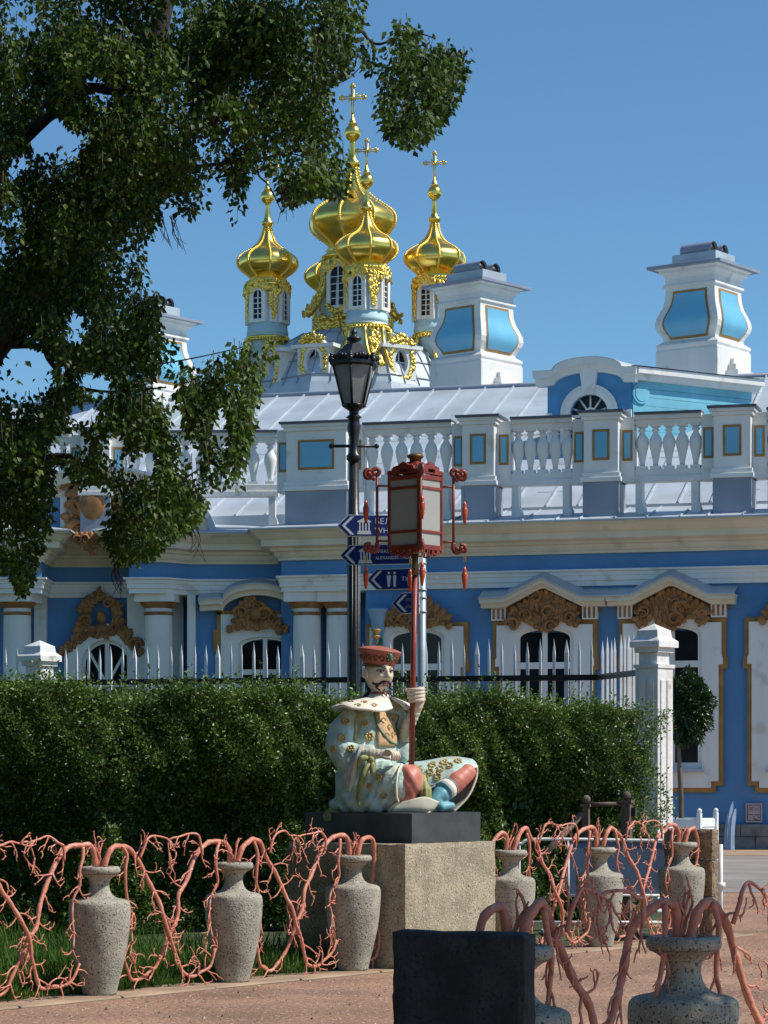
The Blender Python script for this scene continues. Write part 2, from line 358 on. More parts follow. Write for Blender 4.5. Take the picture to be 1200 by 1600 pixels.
# columns
def column(px, d, r, ytop):
    zt = EYE - (ytop - HZ) / FP * d; c = (X(px, d), d, 0)
    sh = MB().lathe(c, [(r * 1.12, 0), (r * 1.12, .5), (r * 1.02, .55), (r * 1.02, 2.6), (r * .95, zt - .30), (r * .95, zt - .02)], 32).build('column', M['white'], palace)
    MB().lathe(c, [(r * .96, zt - .29), (r * 1.03, zt - .28), (r * 1.03, zt - .22), (r * .96, zt - .21)], 32).build('neck_ring', M['terra'], sh)
    MB().lathe(c, [(r * .96, zt - .13), (r * 1.04, zt - .12), (r * 1.30, zt - .02), (r * 1.30, zt + .01)], 32).build('capital', M['terra'], sh)
    f = Fr(c[0], c[1], 8)
    MB().box(f, -r * 1.4, r * 1.4, -r * 1.4, r * 1.4, zt + .005, 5.66).build('abacus', M['white'], sh)
for px, d in ((27, 57.95), (248, 57.95), (480, 57.3), (532, 57.15)): column(px, d, .325, 942)
fl0 = Fr(0, 58.8, 0)
for a, b in ((55, 74), (200, 288)):
    MB().box(fl0, X(a, 58.8), X(b, 58.8), -.05, .22, 0, 5.66).build('pilaster', M['white'], palace, bevel=.01)
fl1 = Fr(0, 57.96, 0)
MB().box(fl1, X(293, 57.9), X(306, 57.9), -.05, .15, 0, 5.66).build('pilaster', M['white'], palace, bevel=.01)

# carved reliefs: a cut plate under a swarm of scrolls, leaves and bosses
def relief(name, fr, outline, v, m, parent, n=60, r=(.05, .11), thick=.07, seed=1, holes=(), scrolls=6, flat=.7):
    rnd = random.Random(seed); mb = MB(); mb.prism(fr, outline, v, v + thick, holes)
    us = [p[0] for p in outline]; zs = [p[1] for p in outline]
    def inside(u, z, poly):
        c = False; k = len(poly)
        for i in range(k):
            (x1, y1), (x2, y2) = poly[i], poly[(i + 1) % k]
            if (y1 > z) != (y2 > z) and u < (x2 - x1) * (z - y1) / (y2 - y1) + x1: c = not c
        return c
    ok = lambda u, z: inside(u, z, outline) and not any(inside(u, z, h) for h in holes)
    cu = (min(us) + max(us)) / 2
    rot = Matrix((fr.U, fr.N, Vector((0, 0, 1)))).transposed()
    k = len(outline)
    for i in range(k):                                          # bosses along the edge, mirrored pairs fall out of the outline itself
        (x1, y1), (x2, y2) = outline[i], outline[(i + 1) % k]; L = math.hypot(x2 - x1, y2 - y1); q = max(1, int(L / (r[1] * 1.3)))
        for t in range(q):
            f = (t + .5) / q; rr = rnd.uniform(r[0], r[1]) * .9
            mb.ball(fr.pt(lerp(x1, x2, f), v + thick, lerp(y1, y2, f)), rr, 8, 5, (1, flat, rnd.uniform(.7, 1.3)), rot)
    for _ in range(n * 4):
        u, z = rnd.uniform(min(us), max(us)), rnd.uniform(min(zs), max(zs))
        if not ok(u, z): continue
        rr = rnd.uniform(*r); ang = rnd.uniform(-.9, .9) + (0.6 if u > cu else -0.6)
        mr = rot @ Matrix.Rotation(ang, 3, 'Y')
        mb.ball(fr.pt(u, v + thick, z), rr, 8, 5, (.55, flat * .8, 1.5), mr)
        n -= 1
        if n <= 0: break
    c = 0
    while c < scrolls:
        u, z = rnd.uniform(min(us), max(us)), rnd.uniform(min(zs), max(zs))
        if not ok(u, z): continue
        sgn = 1 if u > cu else -1; r0 = rnd.uniform(r[1], r[1] * 1.9); pts = []; rd = []
        for t in range(14):
            a = t * .55; q = r0 * (1 - t / 17)
            pts.append(fr.pt(u + sgn * q * math.cos(a), v + thick + .05, z + q * math.sin(a))); rd.append(r0 * .28 * (1 - t / 22))
        mb.tube(pts, rd, 6); c += 1
    return mb.build(name, m, parent)

def arc(cx, cz, rx, rz, a0, a1, n): return [(cx + rx * math.cos(lerp(a0, a1, i / n)), cz + rz * math.sin(lerp(a0, a1, i / n))) for i in range(n + 1)]
def tall_window(fr, c, hood, seed):
    W, zs, zc, zb = .64, 4.60, 4.78, 1.70
    op = [(c - W, zb), (c + W, zb)] + [(c + W * math.cos(t), zs + (zc - zs) * math.sin(t)) for t in [math.pi * i / 14 for i in range(15)]]
    out = lambda e, t: [(c - .93 + e, 1.22 + e), (c + .93 - e, 1.22 + e), (c + .93 - e, 1.36 + e), (c + 1.09 - e, 1.36 + e), (c + 1.09 - e, 3.84 + e), (c + 1.18 - e, 3.84 + e), (c + 1.18 - e, 4.08), (c + 1.15 - e, 4.13), (c + 1.15 - e, 4.92 - e), (c + .80 - e, 4.92 - e), (c + .62 - e, t), (c - .62 + e, t), (c - .80 + e, 4.92 - e), (c - 1.15 + e, 4.92 - e), (c - 1.15 + e, 4.13), (c - 1.18 + e, 4.08), (c - 1.18 + e, 3.84 + e), (c - 1.09 + e, 3.84 + e), (c - 1.09 + e, 1.36 + e), (c - .93 + e, 1.36 + e)]
    su = MB().prism(fr, out(.095, 5.06), -.01, .15, [op]).build('window_surround', M['white'], palace, bevel=.008)
    MB().prism(fr, out(0, 5.12), -.01, .085, [out(.093, 5.058)]).build('border', M['ochre'], su)
    op2 = [(c - W + .09, zb + .09), (c + W - .09, zb + .09)] + [(c + (W - .09) * math.cos(t), zs - .06 + (zc - zs) * math.sin(t)) for t in [math.pi * i / 14 for i in range(15)]]
    wf = MB(); wf.prism(fr, op, .012, .07, [op2])
    wf.box(fr, c - .055, c + .055, .02, .085, zb, zc - .04); wf.box(fr, c - W, c + W, .022, .09, 3.88, 4.02)
    wf.box(fr, c - W, c + W, .024, .062, 2.78, 2.83)
    for s in (-1, 1): wf.box(fr, c + s * .30 - .30 if s > 0 else c - .60, c + .60 if s > 0 else c - .0, .022, .066, zb, zb + .15)
    win = wf.build('window', M['white'], palace)
    for s in (-1, 1):
        lo = (c + .03, c + W - .06) if s > 0 else (c - W + .06, c - .03)
        MB().box(fr, lo[0], lo[1], .008, .03, 3.95, zc - .12).build('pane', M['glass'], win)
        MB().box(fr, lo[0], lo[1], .008, .03, 2.80, 3.95).build('pane', M['glass'], win)
        MB().box(fr, lo[0], lo[1], .008, .03, zb + .08, 2.80).build('pane', M['glass'], win)
    MB().box(fr, c - W - .05, c + W + .05, .02, .26, zb - .06, zb + .015).build('sill', M['roof'], win)
    if hood:
        g = lambda k, dz: [(c - 1.36, 5.20 + dz), (c - .84, 5.21 + dz), (c - .05, 5.60 + dz), (c + .05, 5.60 + dz), (c + .84, 5.21 + dz), (c + 1.36, 5.20 + dz)]
        lo = g(0, 0); hi = [(u, z + .20) for u, z in lo]; mid = [(u, z + .09) for u, z in lo]
        pd = MB().prism(fr, lo + mid[::-1], .0, .34)
        hi2 = [(c - 1.39, hi[0][1])] + hi[1:-1] + [(c + 1.39, hi[-1][1])]
        pd.prism(fr, mid + hi2[::-1], .0, .46)
        pdo = pd.build('pediment', M['cream'], palace)
        top = [(u, z + .035) for u, z in hi2]
        hr2 = MB(); nh = len(top); hr2.add([fr.pt(u, .50, z - .02) for u, z in top] + [fr.pt(u, -.01, z + .17) for u, z in top] + [fr.pt(u, .50, z - .045) for u, z in top], [(i, i + 1, i + 1 + nh, i + nh) for i in range(nh - 1)] + [(i + 2 * nh, i + 1 + 2 * nh, i + 1, i) for i in range(nh - 1)]); hr2.build('hood_roof', M['roof'], pdo)
        for s in (-1, 1):
            x0 = c + s * 1.0
            MB().box(fr, x0 - .16, x0 + .16, 0, .2, 4.93, 5.21).build('bracket', M['white'], pdo)
            for k in (-1, 0, 1): MB().box(fr, x0 + k * .1 - .025, x0 + k * .1 + .025, .19, .215, 4.96, 5.19).build('flute', M['terra'], pdo)
        ol = [(c - .78, 4.84), (c - .62, 4.80), (c - .42, 5.0), (c - .22, 4.82), (c, 4.68), (c + .22, 4.82), (c + .42, 5.0), (c + .62, 4.80), (c + .78, 4.84), (c + .72, 5.14), (c + .35, 5.38), (c, 5.56), (c - .35, 5.38), (c - .72, 5.14)]
        relief('carved_shell', fr, ol, .15, M['terra'], palace, 50, (.05, .10), .06, seed, scrolls=6)
        MB().prism(fr, [(c - 1.2, 5.10), (c + 1.2, 5.10), (c + 1.2, 5.2), (c + .84, 5.21), (c, 5.6), (c - .84, 5.21), (c - 1.2, 5.2)], 0, .1).build('hood_back', M['terra'], pdo)
    else:
        ol = [(c - .82, 4.80), (c - .55, 4.92), (c - .25, 4.86), (c, 4.72), (c + .25, 4.86), (c + .55, 4.92), (c + .82, 4.80), (c + .70, 5.10), (c + .40, 5.30), (c + .15, 5.52), (c - .15, 5.52), (c - .40, 5.30), (c - .70, 5.10)]
        relief('carved_shell', fr, ol, .15, M['terra'], palace, 50, (.05, .10), .06, seed, scrolls=6)
for px, hd, sd in ((651, False, 3), (851, True, 4), (1050, True, 5), (1249, False, 6)):
    tall_window(FR, FR.uz(px, 1000, .1)[0], hd, sd)

# arched doorway window between the left columns
c, zs = X(168, 58.8), EYE + (HZ - 1052) * 58.8 / FP
ro, ri = .95, .58
zc = EYE + (HZ - 1040) * 58.8 / FP
ol = [(c + .03 - .92, 1.0), (c + .95, 1.0)] + arc(c, zc, .95, .95, 0, math.pi, 20)
ih = [(c - ri, 1.0 + .2), (c + ri, 1.0 + .2)] + arc(c, zc, ri, ri, 0, math.pi, 20)
su = MB().prism(fl0, ol, -.01, .2, [ih]).build('window_surround', M['white'], palace, bevel=.01)
wf = MB(); wf.prism(fl0, ih, .012, .07, [[(c - ri + .08, 1.28), (c + ri - .08, 1.28)] + arc(c, zc, ri - .08, ri - .08, 0, math.pi, 20)])
wf.box(fl0, c - .05, c + .05, .02, .09, 1.2, zc + ri - .05); wf.box(fl0, c - ri, c + ri, .02, .085, zc - .5, zc - .40)
for s in (-1, 1):
    q0 = Vector((c + s * .05, zc - .35)); q1 = Vector((c + s * ri * .75, zc + ri * .62)); dd = (q1 - q0).normalized(); nn = Vector((-dd.y, dd.x)) * .03
    wf.prism(fl0, [tuple(q0 + nn), tuple(q0 - nn), tuple(q1 - nn), tuple(q1 + nn)], .02, .08)
wo = wf.build('window', M['white'], palace)
MB().prism(fl0, [(c - ri + .02, 1.22), (c - .02, 1.22)] + arc(c, zc, ri - .02, ri - .02, math.pi / 2, math.pi, 10), .006, .03).build('pane', M['glass'], wo)
MB().prism(fl0, [(c + .02, 1.22), (c + ri - .02, 1.22)] + arc(c, zc, ri - .02, ri - .02, 0, math.pi / 2, 10), .006, .03).build('pane', M['glass'], wo)
q = lambda px, py: (X(px, 58.6), EYE + (HZ - py) * 58.6 / FP)
ol = [q(92, 1018), q(100, 1008), q(112, 1000), q(120, 980), q(128, 962), q(122, 950), q(132, 935), q(146, 932), q(150, 922), q(160, 924), q(166, 934), q(180, 936), q(190, 950), q(188, 966), q(200, 985), q(212, 1005), q(222, 1020), q(214, 1024), q(196, 998), q(182, 985), q(172, 994), q(158, 997), q(146, 990), q(130, 1000), q(112, 1012), q(98, 1024)]
hole = arc(q(158, 963)[0], q(158, 963)[1], .26, .36, 0, 2 * math.pi, 16)[:-1]
relief('carved_cartouche', fl0, ol, .16, M['terra'], palace, 60, (.05, .1), .07, 8, [hole], scrolls=5)
mb = MB(); hc = q(158, 966)
mb.ball(fl0.pt(hc[0], .2, hc[1] + .02), .15, 12, 8, (.8, .8, 1.1)); mb.ball(fl0.pt(hc[0], .18, hc[1] - .25), .2, 12, 8, (1, .6, .7)); mb.build('carved_head', M['terra'], palace)

# window with the rounded hood
f2 = Fr(0, 57.96, 0)
q2 = lambda px, py, d=57.8: (X(px, d), EYE + (HZ - py) * d / FP)
c = q2(414, 1000)[0]; W = .60; zb = 1.7; zs = q2(0, 1008)[1]; zc = q2(0, 995)[1]
op = [(c - W, zb), (c + W, zb)] + [(c + W * math.cos(t), zs + (zc - zs) * math.sin(t)) for t in [math.pi * i / 12 for i in range(13)]]
z9 = q2(0, 960)[1]
ol = [(c - 1.0, 1.3), (c + 1.0, 1.3), (c + 1.0, z9), (c - 1.0, z9)]
su = MB().prism(f2, ol, -.01, .14, [op]).build('window_surround', M['white'], palace, bevel=.008)
for a0, a1, z0, z1 in ((-1.09, -1.0, 3.0, z9 + .06), (-1.17, -1.09, z9 - .85, z9 - .35), (-1.09, 1.05, z9, z9 + .09)):
    MB().box(f2, c + a0, c + a1, -.01, .10, z0, z1).build('border', M['ochre'], su)
wf = MB(); wf.prism(f2, op, .012, .07, [[(c - W + .08, zb + .08), (c + W - .08, zb + .08)] + [(c + (W - .08) * math.cos(t), zs - .05 + (zc - zs) * math.sin(t)) for t in [math.pi * i / 12 for i in range(13)]]])
wf.box(f2, c - .05, c + .05, .02, .085, zb, zc - .03); wf.box(f2, c - W, c + W, .022, .09, q2(0, 1050)[1] - .06, q2(0, 1050)[1] + .06)
wo = wf.build('window', M['white'], palace)
for s in (-1, 1): MB().box(f2, min(c + s * .03, c + s * (W - .05)), max(c + s * .03, c + s * (W - .05)), .006, .03, zb + .05, zc - .08).build('pane', M['glass'], wo)
ch = c - .16
top = lambda dz, e: [(ch - 1.30 - e, q2(0, 947)[1] + dz), (ch - .85, q2(0, 945)[1] + dz)] + [(ch + .78 * math.cos(t), q2(0, 947)[1] + dz + .36 * math.sin(t)) for t in [math.pi * (1 - i / 16) for i in range(17)]] + [(ch + .9, q2(0, 945)[1] + dz), (ch + 1.2 + e, q2(0, 947)[1] + dz)]
lo = top(-.12, 0); mid = top(0, 0); hi = top(.13, .03); hh = top(.165, .03)
pd = MB().prism(f2, lo + mid[::-1], 0, .34); pd.prism(f2, [(a, b) for a, b in mid] + hi[::-1], 0, .46); pdo = pd.build('pediment', M['cream'], palace)
hr2 = MB(); nh = len(hh); hr2.add([f2.pt(u, .50, z - .02) for u, z in hh] + [f2.pt(u, -.01, z + .15) for u, z in hh] + [f2.pt(u, .50, z - .045) for u, z in hh], [(i, i + 1, i + 1 + nh, i + nh) for i in range(nh - 1)] + [(i + 2 * nh, i + 1 + 2 * nh, i + 1, i) for i in range(nh - 1)]); hr2.build('hood_roof', M['roof'], pdo)
ol = [q2(352, 988), q2(364, 975), q2(370, 955), q2(380, 940), q2(392, 931), q2(404, 940), q2(420, 950), q2(432, 970), q2(454, 985), q2(440, 988), q2(425, 978), q2(410, 982), q2(395, 984), q2(380, 980), q2(365, 985)]
relief('carved_shell', f2, ol, .2, M['terra'], palace, 60, (.05, .1), .07, 12, scrolls=6)
mb = MB(); hc = q2(400, 960); mb.ball(f2.pt(hc[0], .32, hc[1]), .16, 12, 8, (.8, .8, 1.1)); mb.build('carved_head', M['terra'], palace)

# the rounded pediment over the portico
fp = Fr(0, 57.9, 0); zc0 = 7.0
qp = lambda px, py, d=57.6: (X(px, d), EYE + (HZ - py) * d / FP)
cx = qp(158, 0)[0]; hw = 2.45
def seg(rise, w, dz=0.0): return [(cx + w * math.cos(t) , zc0 + dz + rise * math.sin(t)) for t in [math.pi * (1 - i / 22) for i in range(23)]]
MB().prism(fp, seg(1.45, hw), -.6, 0.0).build('tympanum', M['blue'], palace)
for (r0, w0, r1, w1, vv) in ((1.02, hw - .50, 1.22, hw - .28, .22), (1.22, hw - .28, 1.46, hw, .42)):
    MB().prism(fp, seg(r0, w0) + seg(r1, w1)[::-1], -.6, vv).build('pediment_moulding', M['cream'], palace)
MB().prism(fp, seg(1.46, hw) + seg(1.52, hw + .12)[::-1], -1.6, .5).build('pediment_roof', M['roof'], palace)
ol = [qp(100, 815), qp(108, 780), qp(112, 745), qp(125, 733), qp(150, 738), qp(168, 748), qp(176, 775), qp(186, 800), qp(175, 826), qp(130, 830), qp(112, 828)]
relief('carved_cartouche', fp, ol, .0, M['terra'], palace, 90, (.07, .14), .25, 15, scrolls=10, flat=.9)
mb = MB(); hc = qp(147, 790); mb.ball(fp.pt(hc[0], .3, hc[1]), .42, 16, 10, (.95, .5, 1.15)); mb.build('shield', M['terra'], palace)
ol = [qp(117, 836), qp(156, 836), qp(157, 850), qp(150, 868), qp(140, 864), qp(134, 852), qp(120, 850)]
relief('carved_bracket', fp, [(a, b) for a, b in ol], .42, M['terra'], palace, 20, (.05, .08), .14, 16, scrolls=2)

# balustrade
BAL = MB(); BAL.lathe((0, 0, 0), [(.055, .07), (.06, .16), (.10, .36), (.135, .51), (.142, .59), (.12, .68), (.07, .76), (.052, .81), (.085, .83), (.085, .86), (.055, .88), (.10, .925)], 14)
f0 = Fr(0, 0, 0); BAL.box(f0, -.105, .105, -.105, .105, 0, .075); BAL.box(f0, -.105, .105, -.105, .105, .92, .97)
bal_me = BAL.mesh('baluster', M['white'])
def post(fr, u0, u1, panel=True, vf=.30):
    c = (u0 + u1) / 2; h = (u1 - u0) / 2
    base = MB().box(fr, u0 - .02, u1 + .02, -.5, vf + .02, 7.0, 7.86).build('post_base', M['slate'], palace, bevel=.01)
    b = MB(); b.box(fr, u0 - .07, u1 + .07, -.5, vf + .07, 7.86, 7.96); b.box(fr, u0 - .04, u1 + .04, -.5, vf + .04, 7.96, 8.06)
    b.box(fr, u0, u1, -.45, vf, 8.06, 9.18); b.box(fr, u0 - .05, u1 + .05, -.5, vf + .05, 9.18, 9.26); b.box(fr, u0 - .09, u1 + .09, -.5, vf + .09, 9.26, 9.335)
    o = b.build('balustrade_post', M['white'], palace, bevel=.012)
    MB().box(fr, u0 - .13, u1 + .13, -.55, vf + .13, 9.335, 9.385).build('cap_sheet', M['edge'], o)
    pw = h * .5 if h < .6 else h * .60
    for (a, b2, vv) in ((c - pw, c + pw, vf),):
        MB().box(fr, a, b2, vv - .05, vv + .012, 8.32, 8.98).build('panel_frame', M['ochre'], o)
        MB().box(fr, a + .055, b2 - .055, vv - .05, vv + .018, 8.375, 8.925).build('panel', M['cyan'], o)
    for s in (-1, 1):                                          # flanking half posts set back
        e = u1 if s > 0 else u0; a, b2 = (e, e + .30) if s > 0 else (e - .30, e)
        MB().box(fr, a, b2, -.4, .02, 7.86, 9.26).build('half_post', M['white'], o, bevel=.008)
        MB().box(fr, a + .04, b2 - .04, -.1, .032, 8.32, 8.98).build('panel_frame', M['ochre'], o)
        MB().box(fr, a + .085, b2 - .085, -.1, .038, 8.375, 8.925).build('panel', M['cyan'], o)
def rail(fr, u0, u1, n):
    b = MB(); b.box(fr, u0, u1, -.32, .02, 7.86, 7.98); b.box(fr, u0, u1, -.28, -.02, 7.98, 8.13); b.build('bottom_rail', M['white'], palace, bevel=.008)
    b = MB(); b.box(fr, u0, u1, -.28, -.02, 9.095, 9.2); b.box(fr, u0, u1, -.34, .04, 9.2, 9.30)
    o = b.build('top_rail', M['white'], palace, bevel=.008)
    MB().box(fr, u0, u1, -.40, .10, 9.30, 9.35).build('cap_sheet', M['edge'], o)
    for i in range(n):
        u = lerp(u0, u1, (i + .5) / n); inst('baluster', bal_me, palace, fr.pt(u, -.15, 8.13), fr.rz())
    for t in (.0, 1.0):
        u = lerp(u0 + .12, u1 - .12, t)
        MB().prism(fr, [(u - .10, 7.18), (u + .10, 7.18), (u + .10, 7.3), (u + .05, 7.42), (u + .05, 7.87), (u - .10, 7.87)], -.3, .0).build('rail_bracket', M['white'], palace)
pr = [(FR.uz(a, 700, .3)[0], FR.uz(b, 700, .3)[0]) for a, b in ((447, 541), (722, 772), (912, 966), (1115, 1173))]
pr.append((pr[3][0] + (pr[3][0] - pr[2][0]), pr[3][1] + (pr[3][0] - pr[2][0])))
for a, b in pr: post(FR, a, b)
for i, n in ((0, 6), (1, 5), (2, 5), (3, 5)): rail(FR, pr[i][1] + .30, pr[i + 1][0] - .30, n)
fb = Fr(0, 57.55, 2)
ul = [fb.uz(px, 700)[0] for px in (130, 195, 428)]
rail(fb, ul[1] + .0, ul[2] + .1, 9); post(fb, ul[0], ul[1] - .3)
rail(fb, ul[0] - 4.6, ul[0] - .3, 12)

# main roof with standing seams
RV0, RZ0, RV1, RZ1 = -1.2, 7.50, -11.2, 11.75
roof_z = lambda v: RZ0 + (RZ1 - RZ0) * (v - RV0) / (RV1 - RV0)
ua, ub = -26.0, 16.0
MB().add([FR.pt(ua, RV0, RZ0), FR.pt(ub, RV0, RZ0), FR.pt(ub, RV1, RZ1), FR.pt(ua, RV1, RZ1), FR.pt(ua, RV1 * 2, 8.0), FR.pt(ub, RV1 * 2, 8.0)], [(0, 1, 2, 3), (3, 2, 5, 4)]).build('roof', M['roof'], palace)
MB().box(FR, ua, ub, RV0 - .25, RV0 + .02, 7.2, 7.51).build('roof_kerb', M['roof'], palace)
MB().tube([FR.pt(ua, RV1, RZ1 + .02), FR.pt(ub, RV1, RZ1 + .02)], .07, 8).build('ridge_cap', M['slate'], palace)
sm = MB(); L = math.hypot(RV1 - RV0, RZ1 - RZ0); el = math.atan2(RZ1 - RZ0, RV0 - RV1)
sm.add([(-.018, 0, 0), (.018, 0, 0), (.018, 0, .05), (-.018, 0, .05), (-.018, (RV0 - RV1), RZ1 - RZ0), (.018, (RV0 - RV1), RZ1 - RZ0), (.018, (RV0 - RV1), RZ1 - RZ0 + .05), (-.018, (RV0 - RV1), RZ1 - RZ0 + .05)], [(0, 1, 2, 3), (3, 2, 6, 7), (0, 3, 7, 4), (1, 5, 6, 2)])
sm_me = sm.mesh('roof_seam', M['roof'])
rs = random.Random(4); u = ua
while u < ub:
    inst('roof_seam', sm_me, palace, FR.pt(u, RV0, RZ0), FR.rz()); u += .72 + rs.uniform(-.04, .04)
for k in range(60):                                             # cross joints of the sheets
    u = ua + 14 + .72 * rs.randrange(0, 36); v = rs.uniform(-9, -2)
    MB().add([FR.pt(u, v, roof_z(v) + .008), FR.pt(u + .7, v, roof_z(v) + .008), FR.pt(u + .7, v - .05, roof_z(v - .05) + .022), FR.pt(u, v - .05, roof_z(v - .05) + .022)], [(0, 1, 2, 3)]).build('sheet_joint', M['roof'], palace)

# dormer
fd = Fr(X(921, 60.5), 60.5, 18)
wd = 1.02; zd = EYE + (HZ - 590) * 60.5 / FP
wall = [(-wd, 8.4), (wd, 8.4), (wd, zd)] + [(.80 * math.cos(t), zd - .06 + .26 * math.sin(t)) for t in [math.pi * i / 16 for i in range(17)]] + [(-wd, zd)]
zwin = EYE + (HZ - 647) * 60.5 / FP
hole = [(-.46, zwin - .7), (.46, zwin - .7)] + arc(0, zwin, .46, .46, 0, math.pi, 16)
do = MB().prism(fd, wall, -.25, 0, [hole]).build('dormer', M['boardshade'], palace)
for k in range(9):                                             # weatherboards
    z = 8.5 + k * .2
    for s in (-1, 1):
        x0, x1 = (.72, wd - .12) if s > 0 else (-wd + .12, -.72)
        if z > zwin + .1:
            x0, x1 = (.45, wd - .12) if s > 0 else (-wd + .12, -.45)
        if z + .2 > zd - .1: x0, x1 = (.22, .70) if s > 0 else (-.70, -.22)
        if z + .19 < zd + .05: MB().box(fd, x0, x1, -.01, .022, z + .006, z + .194).build('weatherboard', M['boardshade'], do)
MB().prism(fd, [(-.70, zwin - .7), (.70, zwin - .7)] + arc(0, zwin, .70, .70, 0, math.pi, 18), -.02, .06, [hole]).build('arch_trim', M['white'], do)
MB().prism(fd, [(-.60, zwin - .69), (.60, zwin - .69)] + arc(0, zwin, .60, .60, 0, math.pi, 18), .03, .09, [[(-.47, zwin - .69 + .001), (.47, zwin - .69 + .001)] + arc(0, zwin, .47, .47, 0, math.pi, 16)]).build('arch_trim', M['white'], do)
MB().prism(fd, [(-.45, zwin - .7), (.45, zwin - .7)] + arc(0, zwin, .46, .46, 0, math.pi, 16), -.2, -.15).build('pane', M['glass'], do)
mb = MB(); mb.prism(fd, arc(0, zwin, .17, .17, 0, math.pi, 8) + arc(0, zwin, .13, .13, math.pi, 0, 8), -.14, -.08)
for a in (20, 55, 90, 125, 160):
    a = R(a); mb.tube([fd.pt(.14 * math.cos(a), -.11, zwin + .14 * math.sin(a)), fd.pt(.47 * math.cos(a), -.11, zwin + .47 * math.sin(a))], .025, 4)
mb.box(fd, -.46, .46, -.14, -.08, zwin - .06, zwin); mb.build('glazing_bars', M['white'], do)
MB().prism(fd, [(-.13, zwin + .45), (.13, zwin + .45), (.21, zd + .14), (.12, zd + .22), (-.12, zd + .22), (-.21, zd + .14)], -.02, .16).build('keystone', M['white'], do, bevel=.02)
for s in (-1, 1):
    for k in range(7):
        z = 8.5 + k * .24; ww = .17 if k % 2 else .12
        if z + .23 > zd: break
        MB().box(fd, min(s * wd, s * (wd - ww)), max(s * wd, s * (wd - ww)), -.05, .05, z, z + .235).build('quoin', M['white'], do, bevel=.01)
def dl(dz, e):
    return [(-wd - .26 - e, zd - .06 + dz), (-wd + .1, zd - .06 + dz)] + [(.84 * math.cos(t), zd - .05 + dz + .27 * math.sin(t)) for t in [math.pi * (1 - i / 16) for i in range(17)]] + [(wd - .1, zd - .06 + dz), (wd + .12 + e, zd - .06 + dz)]
MB().prism(fd, dl(-.10, 0) + dl(.06, 0)[::-1], -.2, .14).build('dormer_cornice', M['white'], do)
MB().prism(fd, dl(.06, .03) + dl(.23, .05)[::-1], -.2, .26).build('dormer_cornice', M['white'], do)
cr = fd.pt(wd, 0, 0); fs = Fr(cr.x, cr.y, -33)                # the boarded side runs back to the right
sw = 3.1
for k in range(12):
    z = 8.5 + k * .2
    MB().box(fs, .03, sw + .6, -.05, .0 + .004 * (k % 3), z + .004, z + .196).build('side_board', M['cyanwood'], do)
MB().box(fs, .0, sw + .8, -.3, .14, zd - .10, zd + .04).build('side_cornice', M['white'], do)
MB().box(fs, -.0, sw + .8, -.3, .26, zd + .04, zd + .18).build('side_cornice', M['white'], do)
mb = MB(); cc = fs.pt(.26, .0, zd - .40); t_ = fs.N
mb.tube([cc, cc + t_ * .045], [.25, .25], 28, smooth=False); mb.tube([cc, cc + t_ * .06], [.19, .19], 24, smooth=False); mb.build('round_vent', M['cyanwood'], do)
mb = MB(); a1 = fd.pt(-wd - .3, .3, zd + .22); top = [fd.pt(u, .3, z) for u, z in dl(.235, .05)]
back = Vector((2.9, 2.9, -.25)); vs = top + [p + back for p in top]; n_ = len(top)
mb.add(vs, [(i, i + 1, i + 1 + n_, i + n_) for i in range(n_ - 1)], True)
e0, e1 = fs.pt(-.1, .3, zd + .20), fs.pt(sw + .9, .3, zd + .20)
mb.add([e0, e1, e1 + Vector((-.6, 2.4, .35)), e0 + Vector((-.4, 2.9, .45))], [(0, 1, 2, 3)])
mb.build('dormer_roof', M['roof'], do)

